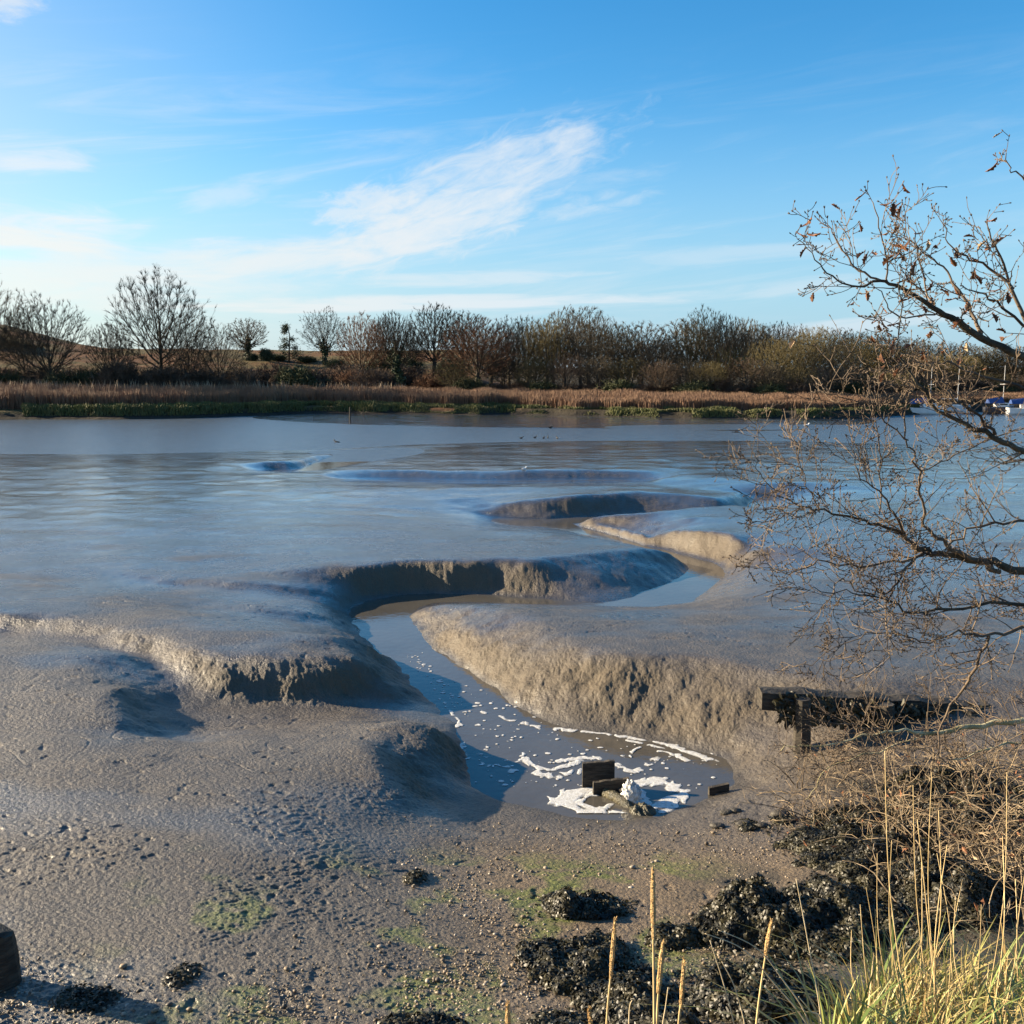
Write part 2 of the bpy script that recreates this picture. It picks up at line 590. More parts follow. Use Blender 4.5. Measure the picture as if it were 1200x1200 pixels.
def build_mud():
    # columns: dense where the picture looks, sparse elsewhere
    az = np.concatenate([np.linspace(R(-180), R(-40), 60, endpoint=False), np.linspace(R(-40), R(-29), 60, endpoint=False),
                         np.linspace(R(-29), R(29), 1000, endpoint=False), np.linspace(R(29), R(40), 60, endpoint=False), np.linspace(R(40), R(180), 60)])
    # rows: even in depression angle, denser on the banks
    dep = np.linspace(F * 4.6 / 6.0, F * 4.6 / 62.0, 1020)
    rr = np.concatenate([np.linspace(0.3, 6.0, 50, endpoint=False), F * 4.6 / dep, np.geomspace(62.6, 148, 110)])
    A, RR = np.meshgrid(az, rr)
    x = RR * np.sin(A)
    y = RR * np.cos(A)
    wk = np.where(RR < 14, np.clip(RR / 14, 0.6, 1), np.clip(1 - (RR - 14) / 30, 0.8, 1))
    wx_ = wk * (0.10 * fbm(x * 1.0, y * 1.0, 2, 131) + 0.05 * perlin(x * 3.3, y * 3.3, 133) + 0.022 * perlin(x * 8, y * 8, 135) * np.clip(25 / RR, 0, 1))
    wy_ = wk * (0.10 * fbm(x * 1.0 + 9, y * 1.0, 2, 132) + 0.05 * perlin(x * 3.3, y * 3.3 + 5, 134) + 0.022 * perlin(x * 8, y * 8 + 4, 136) * np.clip(25 / RR, 0, 1))
    inc = smooth(8.5, 11, RR)
    z = base_height(x + wx_ * inc, y + wy_ * inc)
    # slope of the base surface
    e = 0.2
    sx = (base_height(x + e, y) - base_height(x - e, y)) / (2 * e)
    sy = (base_height(x, y + e) - base_height(x, y - e)) / (2 * e)
    slope = np.sqrt(sx * sx + sy * sy)
    wz = zwater(RR)
    hw = z - wz
    px, py = project(x, np.maximum(y, 0.05), z)
    near = 1 - smooth(9, 30, RR)
    bank = smooth(0.18, 0.85, slope + 0.12 * fbm(x * 3, y * 3, 2, 97)) * smooth(-0.05, 0.12, hw)
    # large soft undulation, then clods
    n1 = fbm(x * 0.55, y * 0.55, 3, 3)
    lod = np.clip(16.0 / np.maximum(RR, 1), 0.15, 1)
    und = 0.018 * n1 * smooth(0, 0.2, hw) + 0.012 * np.clip(RR / 40, 0, 1) * n1 * smooth(0.1, 0.3, hw)
    # runnels that follow the fall line of the banks
    th = np.arctan2(sy, sx)
    rill, wsum = 0.0, 1e-6
    jx = x + 0.05 * perlin(x * 2.5, y * 2.5, 5)
    jy = y + 0.05 * perlin(x * 2.5 + 4, y * 2.5, 6)
    for k in range(8):
        t0 = PI * k / 8
        wk_ = np.abs(np.cos(th - t0)) ** 14
        dn = jx * math.cos(t0) + jy * math.sin(t0)
        ac = -jx * math.sin(t0) + jy * math.cos(t0)
        rill = rill + wk_ * (perlin(ac * 8.0, dn * 1.6, 11 + k) + 0.6 * perlin(ac * 19.0, dn * 3.5, 31 + k))
        wsum = wsum + wk_
    rill = rill / wsum
    rill2 = perlin(x * 13, y * 13, 12)
    bk = bank * np.clip(18 / RR, 0.8, 1) * (0.019 * rill + 0.012 * rill2 * np.clip(30 / RR, 0, 1) + 0.015 * perlin(x * 27, y * 27, 13) * np.clip(18 / RR, 0, 1))
    # small lumps of the foreground, in uneven ridges running across the slope
    ca, sa = math.cos(R(28)), math.sin(R(28))
    wx = x + 0.12 * perlin(x * 1.3, y * 1.3, 21)
    wy = y + 0.12 * perlin(x * 1.3 + 7, y * 1.3, 22)
    ru = (wx * ca + wy * sa)
    rv = (-wx * sa + wy * ca)
    amp = 0.15 + 0.85 * smooth(-0.35, 0.45, fbm(x * 0.8, y * 0.8, 2, 31))
    lum = np.abs(perlin(ru * 6.5, rv * 12.5, 41))
    lum2 = perlin(ru * 14, rv * 24, 42)
    lum3 = perlin(x * 30, y * 30, 43)
    beach = smooth(940, 1010, py) * smooth(430, 620, px)
    lumps = (0.030 * (0.42 - lum) + 0.013 * lum2 + 0.006 * lum3) * 0.5 * amp * lod ** 1.4 * (0.25 + 0.75 * smooth(860, 970, py))
    lumps *= (1 - 0.6 * beach) * smooth(0.0, 0.15, hw) * (1 - 0.6 * bank)
    flatk = smooth(16, 26, RR)
    lumps *= (1 - 0.75 * flatk)
    # low wind and drainage ripples on the far flats
    rip = (0.005 * perlin(x * 1.1, y * 3.0, 51) + 0.006 * perlin(x * 0.5, y * 1.6, 52)) * flatk * smooth(0.02, 0.2, hw)
    # cracks in the near left slab
    ck = np.abs(perlin(x * 0.8 + 3.3, y * 1.15, 61))
    crack = -0.011 * (1 - smooth(0.0, 0.016, ck)) * smooth(-0.1, 0.3, perlin(x * 0.6, y * 0.6, 63)) * near * smooth(0.2, 0.4, hw) * (1 - beach) * (1 - smooth(920, 990, py))
    grain = (0.0032 * fbm(x * 16, y * 20, 3, 91) + 0.004 * perlin(x * 41, y * 41, 92)) * np.clip(13 / RR, 0, 1) ** 2 * smooth(0.0, 0.1, hw)
    pock = -0.012 * smooth(0.35, 0.6, perlin(x * 7, y * 7, 93)) * smooth(-0.1, 0.3, perlin(x * 0.9, y * 0.9, 94)) * smooth(0.05, 0.2, hw) * np.clip(20 / RR, 0, 1)
    z = z + und + bk + lumps + rip + crack + grain + pock
    v = np.stack([x, y, z], -1).reshape(-1, 3)
    nr, na = A.shape
    idx = np.arange(nr * na).reshape(nr, na)
    f = np.stack([idx[:-1, :-1], idx[:-1, 1:], idx[1:, 1:], idx[1:, :-1]], -1).reshape(-1, 4)[:, ::-1]
    me = np_mesh('mud_flat', v, f)
    # how sandy, how green, how wet
    sand = np.clip(beach + smooth(900, 1000, px) * smooth(840, 900, py), 0, 1)
    sand = np.clip(sand * (0.75 + 0.5 * n1), 0, 1) * smooth(0.02, 0.15, hw)
    g = fbm(x * 1.1 + 5, y * 1.1, 4, 71)
    alg = smooth(0.05, 0.4, g) * smooth(985, 1030, py) * (1 - smooth(760, 900, px)) * smooth(40, 300, px)
    alg = np.maximum(alg, 0.8 * smooth(0.0, 0.4, g) * np.exp(-((px - 450) / 90) ** 2 - ((py - 1025) / 28) ** 2))
    alg = np.maximum(alg, 0.9 * smooth(-0.1, 0.3, g) * np.exp(-((px - 285) / 40) ** 2 - ((py - 1062) / 22) ** 2))
    add_attr(me, 'sand', sand.ravel())
    add_attr(me, 'algae', np.clip(alg, 0, 1).ravel())
    add_attr(me, 'bank', bank.ravel())
    add_attr(me, 'hw', np.clip(hw, -1, 2).ravel())
    wet = smooth(-0.3, 0.5, fbm(x * 0.35, y * 0.6, 3, 81) + 0.6 * smooth(14, 24, RR) - 0.3 * near)
    add_attr(me, 'wet', (wet * (1 - bank)).ravel())
    lit = smooth(930, 1010, px + 40 * n1) * smooth(880, 930, py + 20 * n1) * smooth(-0.35, 0.15, fbm(x * 1.6, y * 1.6, 3, 88) + 0.25)
    lit = np.maximum(lit, smooth(800, 900, px + 50 * n1) * smooth(1000, 1060, py + 30 * n1) * smooth(-0.3, 0.1, fbm(x * 2.2, y * 2.2, 3, 89) + 0.1))
    add_attr(me, 'litter', lit.ravel())
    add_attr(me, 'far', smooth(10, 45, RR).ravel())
    return me


def mud_material():
    m, nt, b = new_mat('wet_mud')
    geo = nt.add('ShaderNodeNewGeometry')
    pos = geo.outputs['Position']
    bank, sand, alg, wet, hw, far = (nt.attr(k) for k in ('bank', 'sand', 'algae', 'wet', 'hw', 'far'))
    n_big = nt.noise(pos, 0.5, 4)
    n_mid = nt.noise(pos, 4.0, 5)
    n_fine = nt.noise(pos, 60.0, 4, 0.6)
    c = nt.mix(nt.maprange(n_mid, 0.3, 0.7), (0.058, 0.046, 0.034), (0.098, 0.080, 0.060))
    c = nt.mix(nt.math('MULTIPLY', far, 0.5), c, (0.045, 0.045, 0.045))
    c = nt.mix(nt.math('MULTIPLY', bank, 0.75), c, (0.098, 0.073, 0.042))
    c = nt.mix(nt.math('MULTIPLY', nt.maprange(n_big, 0.4, 0.7), 0.35), c, (0.05, 0.044, 0.037))
    sc = nt.mix(nt.maprange(n_fine, 0.35, 0.65), (0.085, 0.061, 0.037), (0.19, 0.137, 0.082))
    c = nt.mix(nt.math('MULTIPLY', sand, 0.8), c, sc)
    ac = nt.mix(nt.maprange(nt.noise(pos, 25, 3), 0.35, 0.65), (0.06, 0.075, 0.012), (0.12, 0.13, 0.028))
    am = nt.math('MULTIPLY', alg, nt.maprange(nt.noise(pos, 9, 4), 0.3, 0.55))
    c = nt.mix(nt.math('MULTIPLY', am, 1.0), c, ac)
    # dark wet foot of the banks
    c = nt.mix(nt.maprange(hw, 0.0, 0.10, 0.55, 0.0), c, (0.03, 0.026, 0.02))
    c = nt.mix(nt.math('MULTIPLY', nt.attr('litter'), nt.maprange(n_mid, 0.3, 0.6, 0.6, 1.0)), c, (0.028, 0.024, 0.016))
    nt.put(b.inputs['Base Color'], c)
    rg = nt.math('MULTIPLY_ADD', wet, -0.22, 0.60)
    rg = nt.math('MULTIPLY_ADD', far, -0.22, rg)
    film = nt.maprange(nt.noise(nt.mapping(pos, (0.35, 0.8, 1)), 1.0, 5, 0.6, 0.4), 0.40, 0.60)
    film = nt.math('MULTIPLY', film, nt.maprange(far, 0.0, 0.16))
    film = nt.math('MULTIPLY', film, nt.math('SUBTRACT', 1.0, bank, clamp=True))
    rg = nt.math('MULTIPLY_ADD', film, -0.20, rg)
    rg = nt.math('MULTIPLY_ADD', bank, 0.12, rg)
    rg = nt.math('MULTIPLY_ADD', sand, 0.12, rg)
    rg = nt.math('MULTIPLY_ADD', nt.math('SUBTRACT', n_mid, 0.5), 0.3, rg, clamp=True)
    rg = nt.math('MAXIMUM', rg, 0.13)
    nt.put(b.inputs['Roughness'], rg)
    b.inputs['IOR'].default_value = 1.45
    nt.put(b.inputs['Coat Weight'], nt.math('MULTIPLY', nt.math('SUBTRACT', 1.0, nt.math('MULTIPLY', nt.math('MAXIMUM', bank, sand), 0.8), clamp=True), nt.math('ADD', nt.math('MULTIPLY_ADD', wet, 0.35, 0.32), nt.math('MULTIPLY', far, 0.5), clamp=True)))
    nt.put(b.inputs['Coat Roughness'], nt.math('MULTIPLY_ADD', film, -0.10, nt.math('MULTIPLY_ADD', far, -0.15, 0.32)))
    b.inputs['Coat IOR'].default_value = 1.7
    # clods and grain
    v1 = nt.add('ShaderNodeTexVoronoi')
    nt.l.new(pos, v1.inputs['Vector'])
    v1.inputs['Scale'].default_value = 22
    h = nt.math('MULTIPLY_ADD', nt.noise(pos, 18, 6, 0.7), 1.0, nt.math('MULTIPLY', n_fine, 0.5))
    h = nt.math('MULTIPLY_ADD', v1.outputs['Distance'], -0.35, h)
    bn = nt.add('ShaderNodeBump')
    nt.put(bn.inputs['Strength'], nt.math('MULTIPLY_ADD', film, -0.35, nt.math('MULTIPLY_ADD', far, -0.40, 0.95)))
    bn.inputs['Distance'].default_value = 0.03
    nt.l.new(h, bn.inputs['Height'])
    # wider wavelets that still read at a distance
    b2 = nt.add('ShaderNodeBump')
    nt.put(b2.inputs['Strength'], nt.math('MULTIPLY', far, 0.9))
    b2.inputs['Distance'].default_value = 0.10
    nt.l.new(nt.noise(nt.mapping(pos, (1.2, 2.6, 1)), 2.4, 6, 0.65), b2.inputs['Height'])
    nt.l.new(bn.outputs[0], b2.inputs['Normal'])
    nt.l.new(b2.outputs[0], b.inputs['Normal'])
    b3 = nt.add('ShaderNodeBump')
    nt.put(b3.inputs['Strength'], nt.math('MULTIPLY_ADD', far, -0.22, nt.math('MULTIPLY_ADD', film, -0.12, 0.42)))
    b3.inputs['Distance'].default_value = 0.025
    nt.l.new(h, b3.inputs['Height'])
    nt.l.new(b3.outputs[0], b.inputs['Coat Normal'])
    return m


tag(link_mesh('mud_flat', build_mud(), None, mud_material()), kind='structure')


# ------------------------------------------------------------------ WATER
def water_mat(name, scale, strength, col, rough=0.04, stretch=(1, 1, 1), bdist=0.03):
    m, nt, b = new_mat(name)
    pos = nt.add('ShaderNodeNewGeometry').outputs['Position']
    nt.put(b.inputs['Base Color'], nt.mix(nt.maprange(nt.noise(pos, 0.8, 3), 0.3, 0.7), col, tuple(c * 1.25 for c in col)))
    b.inputs['Roughness'].default_value = rough
    b.inputs['IOR'].default_value = 1.5
    bn = nt.add('ShaderNodeBump')
    bn.inputs['Strength'].default_value = strength
    bn.inputs['Distance'].default_value = bdist
    nt.l.new(nt.noise(nt.mapping(pos, stretch), scale, 4, 0.55), bn.inputs['Height'])
    nt.l.new(bn.outputs[0], b.inputs['Normal'])
    return m


def polar_sheet(name, r0, r1, a0, a1, nr, na, zf, mat):
    rr = np.geomspace(r0, r1, nr)
    aa = np.linspace(a0, a1, na)
    A, RR = np.meshgrid(aa, rr)
    v = np.stack([RR * np.sin(A), RR * np.cos(A), zf(RR)], -1).reshape(-1, 3)
    idx = np.arange(nr * na).reshape(nr, na)
    f = np.stack([idx[:-1, :-1], idx[1:, :-1], idx[1:, 1:], idx[:-1, 1:]], -1).reshape(-1, 4)
    return link_mesh(name, np_mesh(name, v, f), None, mat)


tag(polar_sheet('creek_water', 9.0, 60.0, R(-34), R(34), 60, 60, lambda r: zwater(r),
                water_mat('creek_water', 7, 0.12, (0.068, 0.061, 0.05), 0.03)), kind='structure')
tag(polar_sheet('river_water', 60.0, 170.0, R(-75), R(75), 40, 120, lambda r: r * 0 - 1.2,
                water_mat('river_water', 1.4, 0.9, (0.06, 0.075, 0.09), 0.27, (1, 2.2, 1), 0.12)), kind='structure')
gp = MB()
gp.quad((-5000, -5000, -2.6), (5000, -5000, -2.6), (5000, 5000, -2.6), (-5000, 5000, -2.6))
tag(gp.build('ground', simple('earth', (0.09, 0.08, 0.05), (0.13, 0.11, 0.07), 0.02)), kind='structure')

# ------------------------------------------------------------------ FAR BANK
SHORE = [(-900, 487), (-300, 488), (0, 488), (40, 487.5), (140, 487.5), (210, 486.5), (255, 485), (318, 483), (360, 481.5), (480, 483), (560, 484.5), (590, 483),
         (640, 485), (720, 487), (800, 489), (940, 489), (1000, 487), (1060, 483), (1120, 480), (1200, 479), (1500, 479), (2100, 479)]
_sa, _sr = [], []
for (px, py) in SHORE:
    p = ground(px, py, -0.85)
    _sa.append(math.atan2(p[0], p[1]))
    _sr.append(math.hypot(p[0], p[1]))


def shore_r(a):
    return np.interp(a, _sa, _sr) + 1.2 * perlin(np.asarray(a) * 40, np.asarray(a) * 0, 5)


def far_height(x, y):
    a = np.arctan2(x, y)
    s = np.hypot(x, y) - shore_r(a)
    z = -1.5 + 0.55 * smooth(-2.2, -0.2, s) + 0.65 * smooth(-0.2, 1.2, s) + 0.8 * smooth(1, 14, s)
    z = z + (9.0 - 5.0 * smooth(R(-3), R(3), a)) * smooth(30, 130, s) + 2.0 * smooth(130, 400, s)
    z = z + 0.25 * fbm(x * 0.15, y * 0.15, 3, 91) * smooth(0, 6, s)
    # the left shoulder of the hill
    z = z + 7.0 * smooth(R(-21), R(-28), a) * smooth(60, 160, s)
    return z


def fh(x, y):
    return float(far_height(np.array([x]), np.array([y]))[0])


def far_bank():
    aa = np.linspace(R(-80), R(80), 500)
    ss = np.concatenate([np.linspace(-8, 20, 60, endpoint=False), np.linspace(20, 160, 70, endpoint=False), np.geomspace(160, 3000, 40)])
    A, S = np.meshgrid(aa, ss)
    RR = S + shore_r(A)
    x, y = RR * np.sin(A), RR * np.cos(A)
    z = far_height(x, y)
    v = np.stack([x, y, z], -1).reshape(-1, 3)
    nr, na = A.shape
    idx = np.arange(nr * na).reshape(nr, na)
    f = np.stack([idx[:-1, :-1], idx[1:, :-1], idx[1:, 1:], idx[:-1, 1:]], -1).reshape(-1, 4)
    me = np_mesh('hillside', v, f)
    add_attr(me, 'inland', np.clip(S, -10, 3000).ravel())
    add_attr(me, 'bearing', np.degrees(A).ravel())
    m, nt, b = new_mat('hillside')
    pos = nt.add('ShaderNodeNewGeometry').outputs['Position']
    s = nt.attr('inland')
    n1 = nt.noise(pos, 0.09, 4)
    n2 = nt.noise(pos, 0.9, 4)
    bracken = nt.mix(nt.maprange(n2, 0.3, 0.7), (0.095, 0.045, 0.021), (0.15, 0.075, 0.034))
    grass = nt.mix(nt.maprange(n2, 0.3, 0.7), (0.065, 0.052, 0.022), (0.115, 0.088, 0.038))
    c = nt.mix(nt.maprange(n1, 0.42, 0.58), bracken, grass)
    c = nt.mix(nt.maprange(nt.attr('bearing'), -4, 2), c, (0.035, 0.029, 0.018))
    mud = nt.mix(nt.maprange(n2, 0.3, 0.7), (0.022, 0.019, 0.015), (0.04, 0.034, 0.026))
    c = nt.mix(nt.maprange(s, 0.2, 1.0), mud, c)
    nt.put(b.inputs['Base Color'], c)
    b.inputs['Roughness'].default_value = 0.9
    b.inputs['Specular IOR Level'].default_value = 0.15
    bn = nt.add('ShaderNodeBump')
    bn.inputs['Strength'].default_value = 0.9
    bn.inputs['Distance'].default_value = 0.5
    nt.l.new(nt.noise(pos, 1.2, 5, 0.7), bn.inputs['Height'])
    nt.l.new(bn.outputs[0], b.inputs['Normal'])
    tag(link_mesh('hillside', me, None, m), kind='structure')


far_bank()


def blade_cloud(name, x, y, z, h, wid, lean, mat, shade=None, seed=1):
    """thin tapering blades, two faces each, one mesh"""
    rng = np.random.default_rng(seed)
    n = len(x)
    a = rng.uniform(0, 2 * PI, n)
    b = rng.uniform(0, 2 * PI, n)
    dx, dy = np.cos(a) * wid / 2, np.sin(a) * wid / 2
    lx, ly = np.cos(b) * lean * h, np.sin(b) * lean * h
    P = np.empty((n, 5, 3))
    P[:, 0] = np.stack([x - dx, y - dy, z], -1)
    P[:, 1] = np.stack([x + dx, y + dy, z], -1)
    P[:, 2] = np.stack([x + dx * 0.8 + lx * 0.35, y + dy * 0.8 + ly * 0.35, z + h * 0.55], -1)
    P[:, 3] = np.stack([x - dx * 0.8 + lx * 0.35, y - dy * 0.8 + ly * 0.35, z + h * 0.55], -1)
    P[:, 4] = np.stack([x + lx, y + ly, z + h * (1 - 0.25 * lean)], -1)
    k = np.arange(n)[:, None] * 5
    tri = np.concatenate([k + np.array([[0, 1, 2]]), k + np.array([[0, 2, 3]]), k + np.array([[3, 2, 4]])], 0)
    me = np_mesh(name, P.reshape(-1, 3), tri, False)
    add_attr(me, 'tip', np.tile([0, 0, .55, .55, 1.0], n))
    add_attr(me, 'var', np.repeat(rng.uniform(0, 1, n) if shade is None else shade, 5))
    return link_mesh(name, me, None, mat)


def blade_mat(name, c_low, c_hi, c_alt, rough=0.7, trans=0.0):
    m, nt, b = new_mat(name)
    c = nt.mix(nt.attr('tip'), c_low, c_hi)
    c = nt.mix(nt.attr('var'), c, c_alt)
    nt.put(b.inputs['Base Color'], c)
    b.inputs['Roughness'].default_value = rough
    b.inputs['Specular IOR Level'].default_value = 0.25
    return m


def reeds():
    rng = np.random.default_rng(3)
    n = 130000
    a = rng.uniform(R(-42), R(30), n)
    deg = np.degrees(a)
    depth = np.interp(deg, [-42, -27, -18, -10, 0, 10, 20, 30], [20, 20, 17, 14, 14, 14, 12, 8])
    start = np.interp(deg, [-42, -27, -23, -17, -10, 0, 4, 10, 20, 30], [3, 3, 3.0, 5, 5, 4.5, 3.0, 4.5, 4.5, 4])
    s = start + depth * rng.uniform(0, 1, n) ** 1.25
    r = shore_r(a) + s
    x, y = r * np.sin(a), r * np.cos(a)
    z = far_height(x, y)
    hh = np.interp(deg, [-42, -27, -20, -14, 0, 12, 18, 30], [2.7, 2.7, 2.4, 2.2, 1.7, 1.35, 1.2, 1.1])
    hh = hh * (0.88 + 0.2 * perlin(a * 60, s * 0.35, 6)) * rng.uniform(0.9, 1.05, n)
    var = np.clip(0.5 + 0.6 * perlin(a * 25, s * 0.1, 8) + rng.uniform(-0.3, 0.3, n), 0, 1)
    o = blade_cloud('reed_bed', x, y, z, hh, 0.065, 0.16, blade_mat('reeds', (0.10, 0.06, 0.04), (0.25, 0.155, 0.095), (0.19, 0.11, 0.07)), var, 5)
    tag(o, 'band of tall dry brown reeds along the far river bank', 'reeds', kind='stuff')
    # plumes standing out of the top
    n = 700
    a = rng.uniform(R(-32), R(-6), n)
    s = 17 + rng.uniform(-6, 3, n)
    r = shore_r(a) + s
    x, y = r * np.sin(a), r * np.cos(a)
    hh = np.interp(np.degrees(a), [-32, -20, 0], [3.0, 2.75, 2.1]) * rng.uniform(0.9, 1.06, n)
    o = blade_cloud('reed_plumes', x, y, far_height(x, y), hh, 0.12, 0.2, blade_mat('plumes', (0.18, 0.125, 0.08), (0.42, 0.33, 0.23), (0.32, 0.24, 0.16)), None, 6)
    tag(o, 'pale feathery plumes standing above the far reed bed', 'reeds', kind='stuff')


reeds()


def marsh():
    rng = np.random.default_rng(4)
    n = 70000
    a = rng.uniform(R(-30), R(22), n)
    deg = np.degrees(a)
    s = rng.uniform(0.0, 6.0, n)
    keep = np.interp(deg, [-30, -25.9, -25.7, -1, 1, 2.8, 3.0, 4.8, 5.0, 22], [0, 0, 1, 1, 0.95, 0.2, 0.9, 0.6, 1, 1]) > rng.uniform(0, 1, n)
    keep &= (fbm(a * 28, s * 0.35, 2, 14) > np.interp(deg, [-20, -10, 2, 22], [-0.45, -0.4, -0.1, -0.2]))
    a, s, deg = a[keep], s[keep], deg[keep]
    r = shore_r(a) + s
    x, y = r * np.sin(a), r * np.cos(a)
    hh = (np.interp(deg, [-20, -8, -2, 5, 20], [0.75, 0.6, 0.3, 0.35, 0.22]) + 0.28 * fbm(a * 70, s * 0.5, 2, 9)) * rng.uniform(0.7, 1.1, len(a)) * smooth(-0.4, 0.9, s) + 0.1
    var = np.clip(0.35 + 0.7 * perlin(a * 50, s * 0.5, 10) + rng.uniform(-0.2, 0.2, len(a)), 0, 1)
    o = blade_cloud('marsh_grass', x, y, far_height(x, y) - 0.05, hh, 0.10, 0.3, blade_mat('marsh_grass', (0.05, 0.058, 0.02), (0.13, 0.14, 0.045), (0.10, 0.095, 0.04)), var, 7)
    tag(o, 'low green saltmarsh grass fringing the far mud edge', 'grass', kind='stuff')


marsh()


# ------------------------------------------------------------------ BARE TREES
def unit(v):
    l = math.sqrt(v[0] ** 2 + v[1] ** 2 + v[2] ** 2) or 1e-6
    return (v[0] / l, v[1] / l, v[2] / l)


def bent(d, ang, az):
    """direction tilted by ang away from d, at azimuth az around it"""
    ref = (0, 0, 1) if abs(d[2]) < 0.9 else (1, 0, 0)
    u = unit((d[1] * ref[2] - d[2] * ref[1], d[2] * ref[0] - d[0] * ref[2], d[0] * ref[1] - d[1] * ref[0]))
    w = (d[1] * u[2] - d[2] * u[1], d[2] * u[0] - d[0] * u[2], d[0] * u[1] - d[1] * u[0])
    c, s = math.cos(ang), math.sin(ang)
    ca, sa = math.cos(az), math.sin(az)
    return tuple(d[i] * c + (u[i] * ca + w[i] * sa) * s for i in range(3))


def bare_tree(seed, crown, r3, trunk_h=0.25, npts=1500, lobes=0.3, lean=0.0, stems=1, tip_r=0.0007, twiglets=8, droop=0.0):
    """tree of unit height grown towards points spread through its crown; returns trunk mesh, twig mesh, limb points, half width"""
    from mathutils.kdtree import KDTree
    rg = random.Random(seed)
    nrg = np.random.default_rng(seed)
    # crown points: an uneven ellipsoid, denser towards its surface
    u = nrg.normal(0, 1, (npts * 2, 3))
    u /= np.linalg.norm(u, axis=1)[:, None]
    k = nrg.uniform(0.02, 1, npts * 2) ** 0.5
    env = 1 + lobes * perlin(u[:, 0] * 2.1 + seed, u[:, 1] * 2.1 + u[:, 2] * 1.3, seed) + 0.5 * lobes * perlin(u[:, 0] * 5 + seed, u[:, 2] * 5, seed + 1)
    pts = u * (k * env)[:, None] * np.array([r3[0], r3[1], r3[2]]) + np.array([lean * 0.35, 0, crown])
    pts = pts[pts[:, 2] > trunk_h * 0.8][:npts]
    pts[:, 2] *= 1.0
    st = 0.02
    nodes, par = [], []
    for q in range(stems):
        last = -1
        sx = 0.035 * (q - (stems - 1) / 2)
        z = 0.0
        p = (sx, 0, -0.02)
        while p[2] < trunk_h:
            nodes.append(p)
            par.append(last)
            last = len(nodes) - 1
            p = (p[0] + lean * st * 0.6 + rg.gauss(0, 0.0022) + sx * 0.06, p[1] + rg.gauss(0, 0.0022), p[2] + st)
    alive = list(map(tuple, pts))
    nodes_deg = {}
    for it in range(150):
        kd = KDTree(len(nodes))
        for i, p in enumerate(nodes):
            kd.insert(p, i)
        kd.balance()
        pull = {}
        rest = []
        for a in alive:
            hit = None
            done = False
            for _, i, d in kd.find_n(a, 7):
                if d < 0.029:
                    done = True
                    break
                n = nodes[i]
                o_ = (n[0] - lean * 0.2, n[1], n[2] - trunk_h * 0.75)
                l_ = math.sqrt(o_[0] ** 2 + o_[1] ** 2 + o_[2] ** 2) or 1e-6
                if ((a[0] - n[0]) * o_[0] + (a[1] - n[1]) * o_[1] + (a[2] - n[2]) * o_[2]) / (d * l_) > 0.35:
                    hit = i
                    break
            if done:
                continue
            rest.append(a)
            if hit is None:
                continue
            i = hit
            n = nodes[i]
            v = pull.setdefault(i, [0, 0, 0])
            for c in range(3):
                v[c] += (a[c] - n[c]) / d
        if not pull:
            break
        alive = rest
        n_old = len(nodes)
        for i, v in pull.items():
            d = unit((v[0] + rg.gauss(0, 0.18), v[1] + rg.gauss(0, 0.18), v[2] + rg.gauss(0, 0.18) - droop))
            n = nodes[i]
            if par[i] >= 0:
                g = nodes[par[i]]
                pd = unit((n[0] - g[0], n[1] - g[1], n[2] - g[2]))
                out_ = unit((n[0] - lean * 0.2, n[1], n[2] - trunk_h * 0.75))
                d = unit(tuple(d[c] + 0.8 * pd[c] + 0.2 * out_[c] for c in range(3)))
            nodes_deg[i] = nodes_deg.get(i, 0) + 1
            if nodes_deg[i] > 3:
                continue
            nodes.append((n[0] + d[0] * st, n[1] + d[1] * st, n[2] + d[2] * st))
            par.append(i)
        if len(nodes) == n_old:
            break
    n = len(nodes)
    kids = [[] for _ in range(n)]
    for i in range(n):
        if par[i] >= 0:
            kids[par[i]].append(i)
    rad = [0.0] * n
    for i in range(n - 1, -1, -1):
        if not kids[i]:
            rad[i] = tip_r
        else:
            rad[i] = math.sqrt(sum(rad[c] ** 2.05 for c in kids[i])) ** (2 / 2.05)
    rmax = max(rad[:3])
    if rmax > 0.03:
        f = lambda r: tip_r + (r - tip_r) * (0.03 - tip_r) / (rmax - tip_r)
        rad = [f(r) for r in rad]
    wood, twig = MB(), MB()
    limb = []
    # chains: follow the thickest child
    stack = [(i, None) for i in range(n) if par[i] < 0]
    while stack:
        i, pr = stack.pop()
        P = [nodes[pr]] if pr is not None else []
        RR = [min(rad[pr], rad[i] * 1.15)] if pr is not None else []
        c = i
        while True:
            P.append(nodes[c])
            RR.append(rad[c])
            if not kids[c]:
                break
            ks = sorted(kids[c], key=lambda q: -rad[q])
            for q in ks[1:]:
                stack.append((q, c))
            c = ks[0]
        if len(P) < 2:
            continue
        cut = next((q for q, r in enumerate(RR) if r < 0.0035), len(P))
        if cut >= 2:
            wood.tube(P[:cut + 1], RR[:cut + 1], 7 if RR[0] > 0.015 else 4, False)
            limb.append((P[:cut + 1], RR[:cut + 1]))
        if cut < len(P) - 1:
            twig.tube(P[max(0, cut):], RR[max(0, cut):], 3, False)
